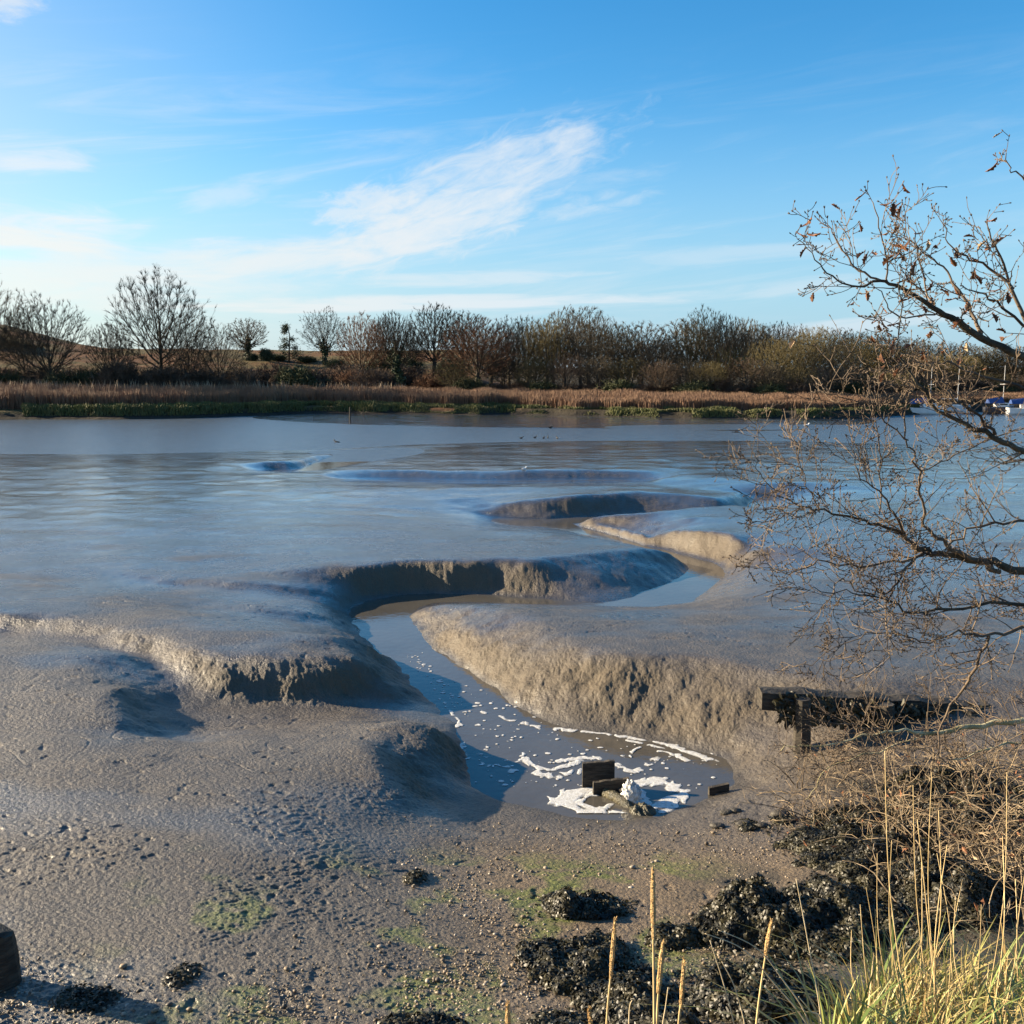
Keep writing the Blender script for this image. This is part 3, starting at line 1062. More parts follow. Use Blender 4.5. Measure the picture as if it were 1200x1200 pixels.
    for i in range(n):
        if rad[i] < tip_r * 2.4 and par[i] >= 0:
            g = nodes[par[i]]
            d = unit(tuple(nodes[i][c] - g[c] for c in range(3)))
            for _ in range(twiglets if not kids[i] else (2 if rg.random() < 0.5 else 1)):
                e = bent(d, R(rg.uniform(5, 48)), rg.uniform(0, 6.28))
                o_ = unit((nodes[i][0], nodes[i][1], nodes[i][2] - trunk_h))
                e = unit(tuple(e[c] + 0.45 * o_[c] for c in range(3)))
                L = rg.uniform(0.016, 0.05)
                a = nodes[i]
                b_ = tuple(a[c] + e[c] * L * 0.5 for c in range(3))
                e2 = bent(e, R(rg.uniform(0, 25)), rg.uniform(0, 6.28))
                c_ = tuple(b_[q] + e2[q] * L * 0.5 for q in range(3))
                twig.tube([a, b_, c_], [tip_r * 0.9, tip_r * 0.8, tip_r * 0.5], 3, False)
    zs = sorted(v[2] for v in twig.v)
    zmax = zs[int(len(zs) * 0.993)]
    for b in (wood, twig):
        b.v = [(v[0] / zmax, v[1] / zmax, v[2] / zmax) for v in b.v]
    limb = [([tuple(c / zmax for c in p) for p in P], [q / zmax for q in RR]) for (P, RR) in limb]
    limb.sort(key=lambda q: -q[1][0])
    xs = sorted(abs(v[0]) for v in twig.v)
    return wood.mesh('trunk', True), twig.mesh('crown'), limb, xs[int(len(xs) * 0.97)]


PROTO = {}
PROTO['broad'] = bare_tree(11, 0.60, (0.56, 0.56, 0.40), 0.20, 2600, 0.35, droop=0.12)
PROTO['broad_b'] = bare_tree(23, 0.60, (0.50, 0.50, 0.40), 0.22, 2400, 0.35)
PROTO['tall'] = bare_tree(35, 0.58, (0.36, 0.36, 0.43), 0.24, 2800, 0.22)
PROTO['tall_b'] = bare_tree(47, 0.62, (0.30, 0.30, 0.38), 0.30, 2300, 0.2, tip_r=0.0010)
PROTO['dome'] = bare_tree(59, 0.60, (0.40, 0.40, 0.40), 0.26, 2900, 0.16, tip_r=0.0010)
PROTO['dome_b'] = bare_tree(61, 0.58, (0.44, 0.44, 0.41), 0.22, 2900, 0.18, tip_r=0.0010)
PROTO['slim'] = bare_tree(73, 0.62, (0.20, 0.20, 0.38), 0.34, 1700, 0.25, stems=2, tip_r=0.0010)
PROTO['lean'] = bare_tree(85, 0.62, (0.44, 0.44, 0.38), 0.25, 2000, 0.35, lean=0.4)
MESHC = {}


def proto_mesh(kind, part, mat):
    key = (kind, part, mat)
    if key not in MESHC:
        me = PROTO[kind][part].copy()
        me.materials.clear()
        me.materials.append(M[mat])
        me.name = 'trunk' if part == 0 else 'crown'
        MESHC[key] = me
    return MESHC[key]


def leaf_cloud(name, pts, size, mat, parent, seed=0):
    """small leaf faces around points (x,y,z,spread)"""
    rng = np.random.default_rng(seed)
    P = np.array([p[:3] for p in pts])
    S = np.array([p[3] for p in pts])
    P = P + rng.normal(0, 1, P.shape) * S[:, None]
    n = len(P)
    a = rng.normal(0, 1, (n, 3))
    a /= np.linalg.norm(a, axis=1)[:, None]
    b = np.cross(a, rng.normal(0, 1, (n, 3)))
    b /= np.linalg.norm(b, axis=1)[:, None]
    sz = size * rng.uniform(0.6, 1.3, (n, 1))
    V = np.stack([P - a * sz, P - b * sz * 0.6, P + a * sz, P + b * sz * 0.6], 1).reshape(-1, 3)
    f = np.arange(n * 4).reshape(n, 4)
    return link_mesh(name, np_mesh(name, V, f, False), parent, mat)


GW = 'bare trees of the wood on the far bank'


def tree(px, top, s, wpx, kind, mat, label, group, bark='bark', rz=None, ivy=False):
    """bare tree seen at column px with its top at row top, s metres inland of the shore, crown wpx wide"""
    a = math.atan2((px - 600) / F, CP + SP * SP / CP)
    r = float(shore_r(a)) + s
    x, y = r * math.sin(a), r * math.cos(a)
    zb = fh(x, y)
    pt = at(px, top, y)
    h = max(pt[2] - zb, 2.0)
    w = wpx * y / F / 2 * (1.15 if group == GW else 1.0)
    half = PROTO[kind][3]
    sx = w / half
    t = empty('bare_tree', (x, y, zb), rnd.uniform(0, 6.28) if rz is None else rz, label, 'tree', group)
    t.scale = (sx, sx, h)
    link_mesh('trunk', proto_mesh(kind, 0, bark), t)
    link_mesh('crown', proto_mesh(kind, 1, mat), t)
    if ivy:
        pts = []
        rg = random.Random(px)
        for (P, RR) in PROTO[kind][2][:14]:
            for i in range(len(P) - 1):
                for _ in range(int(1500 * RR[i]) if RR[i] > 0.006 else 0):
                    q = rg.random()
                    c = [P[i][k] + (P[i + 1][k] - P[i][k]) * q for k in range(3)]
                    if c[2] < 0.62:
                        pts.append((c[0], c[1], c[2], 0.012 + 0.016 * (1 - c[2])))
        leaf_cloud('ivy', pts, 0.018, M['ivy'], t, px)
    return t


GW = 'bare trees of the wood on the far bank'
GL = 'bare trees above the far reed bed on the left'
TREES = [
    # px, top, inland, width, proto, twigs, label, group
    (-28, 322, 24, 120, 'broad', 'twig_grey', 'bare oak cut off by the left edge, highest crown at far left', GL),
    (58, 346, 24, 92, 'broad_b', 'twig_grey', 'wide spreading bare oak with forked trunk, second from the left edge', GL),
    (33, 362, 27, 60, 'lean', 'twig_grey', 'thin leaning bare tree overlapping the wide oak on its left', GL),
    (131, 380, 25, 48, 'dome', 'twig_grey', 'small round bare tree just left of the tallest tree', GL),
    (188, 319, 24, 100, 'tall', 'twig_grey', 'tallest bare tree of the far bank with several upright stems', GL),
    (222, 366, 22, 62, 'broad', 'twig_grey', 'bare oak with drooping limbs tucked under the tallest tree', GL),
    (256, 376, 23, 66, 'broad_b', 'twig_grey', 'low wide dark bare oak right of the tallest tree', GL),
    (510, 358, 60, 62, 'dome', 'twig_grey', 'tall pale domed bare tree standing clear against the sky', GL),
    (424, 369, 45, 52, 'dome_b', 'twig_red', 'round reddish bare oak alone on the brown field slope', GL),
    (450, 372, 60, 40, 'dome', 'twig_red', 'reddish bare tree directly behind the lone field oak', GL),
    (482, 380, 62, 36, 'dome_b', 'twig_grey', 'short bare tree left of the tall domed tree', GL),
    (543, 366, 64, 50, 'tall_b', 'twig_grey', 'pale bare tree top between the domed tree and red tree', GL),
    (560, 378, 22, 74, 'dome', 'twig_red', 'broad russet bare tree at the left end of the wood', GW),
    (532, 424, 18, 40, 'broad', 'twig_olive', 'low bushy bare tree in front of the russet tree', GW),
]
for k, (px, top, w) in enumerate([(596, 379, 50), (618, 378, 46), (640, 380, 46), (662, 368, 52), (684, 366, 52), (704, 376, 44), (724, 386, 46), (752, 384, 64),
                                  (776, 402, 44), (802, 380, 50), (824, 367, 56), (850, 376, 46)]):
    TREES.append((px, top, 24 + (k * 7) % 11, w, ('tall', 'dome', 'tall_b', 'dome_b', 'slim')[k % 5], ('twig_grey', 'twig_grey', 'twig_olive', 'twig_grey')[k % 4],
                  'grey bare tree in the front row of the wood, right of the russet tree', GW))
for k, (px, top, w) in enumerate([(873, 380, 44), (893, 386, 42), (914, 384, 44), (935, 388, 44), (955, 389, 44), (974, 391, 44), (995, 393, 44), (1016, 395, 44),
                                  (1037, 398, 44), (1058, 401, 44), (1080, 404, 44), (1103, 406, 46), (1128, 408, 46), (1155, 410, 46), (1182, 410, 48), (1210, 410, 48), (1240, 408, 48), (1275, 406, 50)]):
    TREES.append((px, top, 62 + (k * 13) % 17, w, ('dome', 'tall_b', 'dome_b', 'tall')[k % 4], ('twig_grey', 'twig_olive', 'twig_grey')[k % 3],
                  'grey bare tree on the skyline of the wood at right', GW))
for k, (px, top, w) in enumerate([(905, 402, 56), (938, 399, 58), (972, 404, 58), (1006, 401, 60), (1040, 411, 58), (1076, 416, 60), (1112, 418, 60), (1150, 420, 60), (1190, 420, 60), (1235, 418, 60)]):
    TREES.append((px, top, 36 + (k * 5) % 9, w, ('dome_b', 'dome', 'broad_b')[k % 3], ('twig_olive', 'twig_olive', 'twig_grey')[k % 3],
                  'bushy olive brown bare tree in the middle rows of the wood at right', GW))
for k, (px, top, w) in enumerate([(590, 415, 40), (628, 420, 44), (665, 412, 44), (700, 418, 44), (735, 420, 46), (775, 424, 50), (805, 418, 46), (832, 424, 44), (872, 420, 46), (902, 428, 46),
                                  (935, 426, 50), (970, 430, 50), (1005, 430, 50), (1040, 434, 50), (1080, 436, 50), (1120, 438, 50), (1165, 438, 50), (1215, 438, 50)]):
    TREES.append((px, top, 20 + (k * 5) % 5, w, ('slim', 'dome', 'broad', 'tall_b')[k % 4], ('twig_grey', 'twig_olive', 'scrub')[k % 3],
                  'small dark understorey tree at the foot of the far wood', 'understorey trees at the foot of the wood'))
for k, (px, top, w) in enumerate([(575, 392, 50), (608, 390, 50), (648, 388, 50), (690, 386, 50), (735, 396, 50), (765, 404, 50), (812, 384, 50), (842, 388, 50), (880, 392, 50)]):
    TREES.append((px, top, 48 + (k * 9) % 13, w, ('dome_b', 'tall', 'dome')[k % 3], 'twig_grey',
                  'bare tree half hidden behind the front row of the wood', GW))
for (px, top, s, w, kd, mt, lb, gr) in TREES:
    tree(px, top - (5 if gr == GW else 0), s, w, kd, mt, lb, gr, 'bark_pale' if 590 < px < 900 else 'bark')
tree(854, 408, 24, 34, 'slim', 'twig_yellow', 'slim yellow green tree standing out of the dark wood', GW, 'bark_pale')
tree(292, 374, 92, 42, 'tall_b', 'twig_grey', 'ivy clad bare tree on the skyline left of the pine', GL, ivy=True)
tree(381, 361, 85, 52, 'broad_b', 'twig_grey', 'large dark ivy clad tree on the skyline right of the pine', GL, ivy=True)
tree(462, 367, 52, 46, 'dome', 'twig_grey', 'bare tree with an ivy covered trunk right of the field oak', GL, ivy=True)


def pine():
    px = 344
    s = 90
    a = math.atan2((px - 600) / F, CP)
    r = float(shore_r(a)) + s
    x, y = r * math.sin(a), r * math.cos(a)
    zb = fh(x, y)
    h = at(px, 379, y)[2] - zb
    t = empty('pine_tree', (x, y, zb), 0, 'thin open pine with dark tufts on the skyline', 'tree')
    b = MB()
    b.tube([(0, 0, -0.2), (0.15, 0, h * 0.4), (0.3, 0, h * 0.7), (-0.2, 0, h * 0.98)], [0.22, 0.18, 0.12, 0.05], 6)
    clumps = [(-0.6, 0, 0.93, 0.75), (-0.9, 0.2, 0.80, 0.65), (-0.6, 0, 0.87, 0.5), (0.9, 0, 0.60, 0.6), (-0.8, 0, 0.58, 0.8), (-1.3, 0.3, 0.40, 0.85), (-0.6, -0.3, 0.45, 0.6),
              (1.5, 0, 0.40, 0.7), (2.0, 0.2, 0.26, 0.9), (-1.0, 0, 0.22, 0.8), (1.2, 0.4, 0.18, 0.8), (2.9, 0, 0.12, 0.7)]
    pts = []
    rg = random.Random(5)
    for (cx, cy, cz, cr) in clumps:
        b.tube([(0.1, 0, h * cz - 0.4), (cx * 0.6, cy, h * cz - 0.1), (cx, cy, h * cz)], [0.06, 0.05, 0.03], 4)
        for _ in range(330):
            pts.append((cx * 0.9 + rg.gauss(0, cr * 0.62), cy + rg.gauss(0, cr * 0.6), h * cz + rg.gauss(0, cr * 0.5) - 0.12 * abs(cx), 0.06))
    b.build('trunk', M['bark'], t, True)
    leaf_cloud('needles', pts, 0.12, M['conifer'], t, 9)


pine()


# ------------------------------------------------------------------ SHRUBS on the far bank
def shrub_mesh(seed, leafy):
    rg = random.Random(seed)
    b = MB()
    for _ in range(150 if not leafy else 60):
        az = rg.uniform(0, 6.28)
        tl = rg.uniform(0.1, 1.0)
        d = unit((math.cos(az) * tl, math.sin(az) * tl, rg.uniform(0.5, 1.1)))
        L = rg.uniform(0.6, 1.0)
        p = (rg.gauss(0, .15), rg.gauss(0, .15), 0)
        pts = [p]
        for i in range(4):
            d = unit((d[0] + rg.gauss(0, .18), d[1] + rg.gauss(0, .18), d[2] + rg.gauss(0, .15)))
            p = (p[0] + d[0] * L / 4, p[1] + d[1] * L / 4, p[2] + d[2] * L / 4)
            pts.append(p)
            if i > 0:
                for _ in range(6):
                    e = bent(d, R(rg.uniform(20, 70)), rg.uniform(0, 6.28))
                    q1 = tuple(p[k] + e[k] * 0.12 for k in range(3))
                    e2 = bent(e, R(rg.uniform(5, 40)), rg.uniform(0, 6.28))
                    q2 = tuple(q1[k] + e2[k] * 0.12 for k in range(3))
                    b.tube([p, q1, q2], [0.009, 0.007, 0.004], 3, False)
        b.tube(pts, [0.016, 0.013, 0.01, 0.008, 0.005], 3, False)
    if leafy:
        rng = np.random.default_rng(seed)
        n = 3000
        u = rng.normal(0, 1, (n, 3))
        u /= np.linalg.norm(u, axis=1)[:, None]
        rad = rng.uniform(0.35, 1.0, n) ** 0.5 * (0.8 + 0.25 * perlin(u[:, 0] * 2.2 + seed, u[:, 1] * 2.2 + u[:, 2], seed))
        P = u * rad[:, None] * np.array([0.9, 0.9, 0.6])
        P[:, 2] = np.abs(P[:, 2] + 0.42)
        for p in P:
            a = unit(tuple(rng.normal(0, 1, 3)))
            c = bent(a, PI / 2, rng.uniform(0, 6.28))
            s = rng.uniform(0.03, 0.06)
            b.quad(tuple(p - np.array(a) * s), tuple(p - np.array(c) * s * .6), tuple(p + np.array(a) * s), tuple(p + np.array(c) * s * .6))
    zs = max(v[2] for v in b.v)
    b.v = [(v[0], v[1], v[2] / zs) for v in b.v]
    return b.mesh('shrub')


SHR = {False: [shrub_mesh(101, False), shrub_mesh(102, False)], True: [shrub_mesh(103, True), shrub_mesh(104, True)]}
SHC = {}


def shrub(px, top, s, wpx, leafy, mat, label, group, name='shrub'):
    a = math.atan2((px - 600) / F, CP)
    r = float(shore_r(a)) + s
    x, y = r * math.sin(a), r * math.cos(a)
    zb = fh(x, y) - 0.1
    h = max(at(px, top, y)[2] - zb, 0.6)
    w = wpx * y / F / 2
    i = rnd.randrange(2)
    key = (leafy, i, mat)
    if key not in SHC:
        me = SHR[leafy][i].copy()
        me.materials.append(M[mat])
        SHC[key] = me
    o = link_mesh(name, SHC[key])
    o.location = (x, y, zb)
    o.rotation_euler = (0, 0, rnd.uniform(0, 6.28))
    o.scale = (w / 0.85, w / 0.85, h)
    return tag(o, label, 'bush', group)


GS = 'shrubs behind the far reed bed'
for px, top, s, w, lf, mt, lb in [
    (-20, 425, 21, 60, True, 'hedge', 'green bush behind the reeds at the far left edge'),
    (22, 428, 22, 50, True, 'hedge', 'low green bush left of the wide oak trunk'),
    (80, 429, 21, 52, True, 'hedge', 'low green bush right of the wide oak trunk'),
    (112, 424, 23, 34, True, 'hedge', 'dark green bush left of the small round tree'),
    (150, 418, 20, 60, False, 'scrub', 'brown thicket under the small round tree'),
    (200, 425, 19, 60, False, 'scrub', 'brown thicket at the foot of the tallest tree'),
    (245, 428, 19, 56, False, 'scrub', 'brown thicket under the low wide dark oak'),
    (290, 428, 20, 52, False, 'scrub', 'brown thicket right of the low wide dark oak'),
    (352, 424, 20, 56, True, 'hedge', 'dark rounded bush on the field edge below the pine'),
    (318, 406, 90, 18, True, 'conifer', 'small round evergreen on the skyline left of the pine'),
    (303, 413, 92, 14, True, 'conifer', 'lower evergreen bush beside the round skyline evergreen'),
    (330, 414, 93, 26, True, 'hedge', 'hedge clump at the foot of the pine'),
    (365, 416, 90, 26, True, 'hedge', 'hedge clump at the foot of the large ivy clad tree'),
    (398, 418, 80, 28, True, 'hedge', 'hedge clump right of the large ivy clad tree'),
    (412, 432, 22, 56, False, 'twig_red', 'russet thicket on the field slope behind the reeds'),
    (440, 430, 20, 56, False, 'scrub', 'brown thicket left of the dark evergreen'),
    (505, 436, 20, 44, False, 'twig_red', 'russet thicket right of the dark evergreen'),
    (445, 412, 58, 36, True, 'ivy', 'dark hedge behind the lone field oak'),
    (480, 410, 58, 40, True, 'ivy', 'dark hedge left of the tall domed tree'),
    (530, 414, 56, 40, True, 'ivy', 'dark hedge right of the tall domed tree'),
]:
    shrub(px, top, s, w, lf, mt, lb, GS)
for k in range(15):
    px = -12 + k * 38
    shrub(px, 422 + (k * 5) % 9, 24 + (k * 3) % 5, 62, False, 'scrub',
          'brown leafless thicket in the scrub line above the left reeds', 'thickets in the scrub line behind the left reeds')
for k in range(24):
    px = 550 + k * 29
    shrub(px, 440 + (k * 7) % 10, 18.5 + (k % 3), 48, k % 3 == 0, 'hedge' if k % 3 == 0 else 'scrub',
          'dark low bush along the foot of the far wood', 'bushes along the foot of the wood')


for px, top, w in ((-30, 384, 50), (-2, 388, 44), (22, 398, 34), (44, 408, 28)):
    shrub(px, top, 100, w, True, 'hedge', 'dark clump of trees on the hill shoulder at the far left', 'dark clumps on the far left hill')


def evergreen():
    px, s = 471, 19
    a = math.atan2((px - 600) / F, CP)
    r = float(shore_r(a)) + s
    x, y = r * math.sin(a), r * math.cos(a)
    zb = fh(x, y)
    h = at(px, 417, y)[2] - zb
    t = empty('conifer_tree', (x, y, zb), 0, 'dark narrow evergreen standing behind the reeds', 'tree')
    b = MB()
    b.tube([(0, 0, -0.2), (0, 0, h * 0.95)], [0.14, 0.03], 6)
    b.build('trunk', M['bark'], t)
    rg = random.Random(8)
    pts = []
    for _ in range(2600):
        z = rg.random() ** 0.8
        rad = (1.15 * (1 - z) ** 0.7 + 0.12) * (0.8 + 0.35 * math.sin(z * 31 + rg.random()))
        q = rg.uniform(0, 6.28)
        k = math.sqrt(rg.random())
        pts.append((math.cos(q) * rad * k - 0.35 * (z > 0.6), math.sin(q) * rad * k, z * h, 0.05))
    leaf_cloud('crown', pts, 0.17, M['conifer'], t, 3)


evergreen()

# ------------------------------------------------------------------ BOATS, STAKES, BIRDS
M['white_paint'] = simple('white_paint', (0.72, 0.72, 0.70), (0.80, 0.80, 0.78), 2, 0.4, 0.5)
M['dark_hull'] = simple('dark_hull', (0.03, 0.035, 0.05), (0.05, 0.05, 0.07), 2, 0.4, 0.5)
M['blue_canvas'] = simple('blue_canvas', (0.03, 0.065, 0.19), (0.04, 0.085, 0.24), 5, 0.7, 0.3)
M['alloy'] = simple('alloy', (0.5, 0.5, 0.5), (0.6, 0.6, 0.6), 5, 0.4, 0.5)
M['cabin_glass'] = simple('cabin_glass', (0.02, 0.025, 0.03), (0.03, 0.035, 0.04), 5, 0.1, 0.5)


def boat(px, dist, length, rz, cover, hull, label, mast_h=6.3):
    p = at(px, 470, dist)
    t = empty('sailing_boat', (p[0], dist, -1.35), rz, label, 'boat', 'boats moored off the wood')
    b = MB()
    ns = 11
    rings = []
    for i in range(ns):
        u = i / (ns - 1)
        hw_ = 0.19 * length * (math.sin(PI * min(1, 0.18 + u * 0.82)) ** 0.7) * (1 - 0.0 * u)
        x = (u - 0.5) * length
        sheer = 0.95 + 0.35 * (u - 0.35) ** 2 * 2
        rings.append([(x, -hw_, sheer), (x, -hw_ * 0.85, 0.35), (x, -hw_ * 0.3, -0.25), (x, hw_ * 0.3, -0.25), (x, hw_ * 0.85, 0.35), (x, hw_, sheer)])
    for r_ in rings:
        b.v += r_
    for i in range(ns - 1):
        for k in range(5):
            o = i * 6
            b.f.append((o + k, o + 6 + k, o + 6 + k + 1, o + k + 1))
        b.f.append((i * 6 + 5, i * 6 + 11, i * 6 + 6, i * 6))
    b.f.append((0, 1, 2, 3, 4, 5))
    b.f.append(tuple((ns - 1) * 6 + k for k in range(6))[::-1])
    b.build('hull', hull, t)
    c = MB()
    c.box((0.05 * length, 0, 1.28), (0.38 * length, 0.2 * length, 0.5))
    cb = c.build('cabin', M['white_paint'], t)
    w = MB()
    for sg in (-1, 1):
        w.box((0.05 * length, sg * (0.1 * length + 0.01), 1.34), (0.26 * length, 0.02, 0.18))
    w.build('window', M['cabin_glass'], cb)
    m = MB()
    m.tube([(0.1 * length, 0, 1.5), (0.1 * length, 0, mast_h)], [0.035, 0.025], 6)
    m.tube([(0.1 * length, -0.7, mast_h * 0.62), (0.1 * length, 0.7, mast_h * 0.62)], [0.03, 0.03], 4)
    m.tube([(0.1 * length, 0, 1.95), (-0.4 * length, 0, 1.95)], [0.05, 0.05], 6)
    m.build('mast', M['alloy'], t)
    if cover:
        k = MB()
        L0, L1 = -0.44 * length, 0.08 * length
        n = 6
        for i in range(n):
            u = i / (n - 1)
            x = L0 + (L1 - L0) * u
            zt = 2.05 + 0.28 * u
            k.v += [(x, -0.5, 1.5), (x, -0.22, 1.9), (x, 0, zt), (x, 0.22, 1.9), (x, 0.5, 1.5)]
        for i in range(n - 1):
            for j in range(4):
                o = i * 5
                k.f.append((o + j, o + 5 + j, o + 6 + j, o + 1 + j))
        k.f.append((0, 1, 2, 3, 4))
        k.f.append(tuple((n - 1) * 5 + j for j in range(5)))
        k.build('sail_cover', M['blue_canvas'], t)
    return t


boat(1086, 128, 4.6, R(5), True, M['white_paint'], 'white sailing boat under a bright blue cover, leftmost of the moored boats')
boat(1118, 134, 4.2, R(-12), False, M['white_paint'], 'white boat just right of the blue covered boat')
boat(1172, 130, 4.4, R(15), True, M['dark_hull'], 'dark hulled boat behind the branches, second from the right edge')
boat(1204, 127, 4.8, R(0), True, M['white_paint'], 'white boat cut by the right edge of the picture', 5.5)

M['old_wood'] = simple('old_wood', (0.016, 0.013, 0.010), (0.065, 0.054, 0.04), 6, 0.75, 0.35, 0.8, 18, (1, 1, 6))
for (px, py0, py1, rad, lb) in [(410, 494, 477, 0.09, 'dark stake in the river, left one of the pair'), (426, 489, 480, 0.05, 'thin stake in the river, right one of the pair'),
                                (1036, 491, 482, 0.08, 'dark stake in the water left of the blue covered boat'), (1041, 491, 484, 0.06, 'short stake nearest the blue covered boat')]:
    p = ground(px, py0, -1.2)
    top = at(px, py1, p[1])
    b = MB()
    b.tube([(0, 0, -0.6), (0.01, 0, 0.4), (0.03, 0, top[2] + 1.2)], [rad, rad, rad * 0.8], 7)
    tag(b.build('stake', M['old_wood'], None, False, (p[0], p[1], -1.2)), lb, 'post', 'stakes standing in the river')

M['gull_white'] = simple('gull_white', (0.6, 0.6, 0.6), (0.75, 0.75, 0.74), 9, 0.7)
M['duck_dark'] = simple('duck_dark', (0.03, 0.028, 0.025), (0.06, 0.05, 0.045), 9, 0.7)


def bird(px, py, mat, label, z=-1.2, sc=1.0, rz=0.0):
    p = ground(px, py, z)
    if z > -1.19:
        p = on_ground(px, py)
    b = MB()
    ns, nk = 9, 8
    prof = [(-0.26, 0.01, 0.12), (-0.18, 0.04, 0.11), (-0.08, 0.085, 0.1), (0.04, 0.095, 0.1), (0.13, 0.07, 0.13), (0.17, 0.045, 0.2), (0.2, 0.048, 0.26), (0.245, 0.03, 0.26), (0.30, 0.008, 0.25)]
    for (x, r, z_) in prof:
        for k in range(nk):
            an = 2 * PI * k / nk
            b.v.append((x * sc, math.cos(an) * r * sc, (z_ + math.sin(an) * r) * sc))
    for i in range(ns - 1):
        for k in range(nk):
            b.f.append((i * nk + k, i * nk + (k + 1) % nk, (i + 1) * nk + (k + 1) % nk, (i + 1) * nk + k))
    o = b.build('bird', mat, None, True, (p[0], p[1], p[2] - 0.01))
    o.rotation_euler = (0, 0, rz)
    return tag(o, label, 'bird', 'birds on the river and flats')


bird(395, 520, M['duck_dark'], 'dark bird by the small gully at the left of the flat', -1.0, 1.1, 2.8)
bird(645, 502, M['duck_dark'], 'dark bird alone on the river nearest the middle', -1.2, 1.1, 0.4)
bird(945, 500, M['gull_white'], 'white gull at the far water edge left of the oak twigs', -1.2, 1.3, 0.2)
for k, px in enumerate((611, 627, 637, 642, 653)):
    bird(px, 514 - (k % 2) * 0.6, M['duck_dark'], 'small dark duck in a row resting on the river', -1.2, 0.7, 0.5 * k)
bird(614, 556, M['gull_white'], 'white gull in the shaded channel across the flat', -1.0, 0.6, 0.5)

# ------------------------------------------------------------------ LEFT POST
p = on_ground(2, 1152)
b = MB()
hh = at(8, 1090, p[1])[2] - p[2]
b.v = []
ns = 12
lv = 7
for i in range(lv):
    u = i / (lv - 1)
    for k in range(ns):
        an = 2 * PI * k / ns
        r_ = 0.125 * (1.06 - 0.14 * u) * (1 + 0.08 * math.sin(3 * an + 1) + 0.05 * math.sin(7 * an + i))
        z_ = -0.3 + (hh + 0.3) * u + (0.05 * math.cos(an + 2.4) + 0.02 * math.sin(5 * an) if i == lv - 1 else 0)
        b.v.append((math.cos(an) * r_ - 0.03 * u, math.sin(an) * r_, z_))
for i in range(lv - 1):
    for k in range(ns):
        b.f.append((i * ns + k, i * ns + (k + 1) % ns, (i + 1) * ns + (k + 1) % ns, (i + 1) * ns + k))
b.f.append(tuple((lv - 1) * ns + k for k in range(ns)))
tag(b.build('wooden_post', M['old_wood'], None, False, (p[0], p[1], p[2])), 'dark rotten wooden post stump at the left edge of the beach', 'post')

# ------------------------------------------------------------------ OUTFALL
zw0 = float(zwater(11.5))
p = ground(706, 927, zw0)
out = empty('outfall', (p[0], p[1], zw0), 0, 'dark boarded outfall standing in the foaming creek pool', 'outfall')
b = MB()


def board(cx, cy, w, h, t, rot, tilt):
    bb = MB()
    nx, nz = 7, 4
    ca, sa = math.cos(rot), math.sin(rot)
    rg = random.Random(int(cx * 1000) + 5)
    edge = [rg.uniform(-0.008, 0.008) for _ in range(nx)]
    for side in (-1, 1):
        for j in range(nz):
            for i in range(nx):
                x = (i / (nx - 1) - 0.5) * w
                z = -0.25 + (h + 0.25) * j / (nz - 1) + (edge[i] + tilt * x if j == nz - 1 else 0)
                yy = side * t / 2
                bb.v.append((cx + x * ca - yy * sa, cy + x * sa + yy * ca, z))
    n = nx * nz
    for s_, o in ((0, 0), (1, n)):
        for j in range(nz - 1):
            for i in range(nx - 1):
                q = (o + j * nx + i, o + j * nx + i + 1, o + (j + 1) * nx + i + 1, o + (j + 1) * nx + i)
                bb.f.append(q if s_ == 0 else q[::-1])
    for i in range(nx - 1):
        t0 = (nz - 1) * nx + i
        bb.f.append((t0, t0 + 1, n + t0 + 1, n + t0))
    for j in range(nz - 1):
        l0, r0 = j * nx, j * nx + nx - 1
        bb.f.append((l0, l0 + nx, n + l0 + nx, n + l0))
        bb.f.append((r0 + nx, r0, n + r0, n + r0 + nx))
    return bb


board(-0.04, 0.12, 0.38, 0.31, 0.05, R(4), 0.06).build('board', M['old_wood'], out)
board(0.09, -0.08, 0.42, 0.17, 0.05, R(6), 0.1).build('board', M['old_wood'], out)
board(0.24, -0.14, 0.14, 0.1, 0.06, R(30), 0.0).build('board', M['old_wood'], out)
M['slime'] = simple('slime', (0.025, 0.024, 0.014), (0.10, 0.085, 0.045), 18, 0.35, 0.5, 1.0, 60)
b = MB()
pp = catmull([(0.02, -0.10, 0.02), (0.14, -0.26, 0.03), (0.25, -0.40, -0.01), (0.33, -0.52, -0.12)], 5)
b.tube(pp, [0.062 + 0.006 * math.sin(i * 2.1) for i in range(len(pp))], 14)
b.build('pipe', M['slime'], out, True)


def lumpy(name, c, rad, seed, mat, parent=None, nu=26, nv=18, amp=0.3, freq=6.0):
    """uneven closed mound"""
    V, Fc = [], []
    rng_o = seed * 3.7
    U = np.linspace(0, 2 * PI, nu, endpoint=False)
    T = np.linspace(0.02, PI - 0.02, nv)
    uu, tt = np.meshgrid(U, T)
    x, y, z = np.sin(tt) * np.cos(uu), np.sin(tt) * np.sin(uu), np.cos(tt)
    n = fbm(x * freq * 0.4 + rng_o + z * 1.7, y * freq * 0.4 - z * 2.1, 3, seed)
    k = 1 + amp * n
    P = np.stack([c[0] + x * k * rad[0], c[1] + y * k * rad[1], c[2] + z * k * rad[2]], -1).reshape(-1, 3)
    idx = np.arange(nu * nv).reshape(nv, nu)
    nx = np.roll(idx, -1, 1)
    f = np.stack([idx[:-1], idx[1:], nx[1:], nx[:-1]], -1).reshape(-1, 4)
    me = np_mesh(name, P, f)
    return link_mesh(name, me, parent, mat)


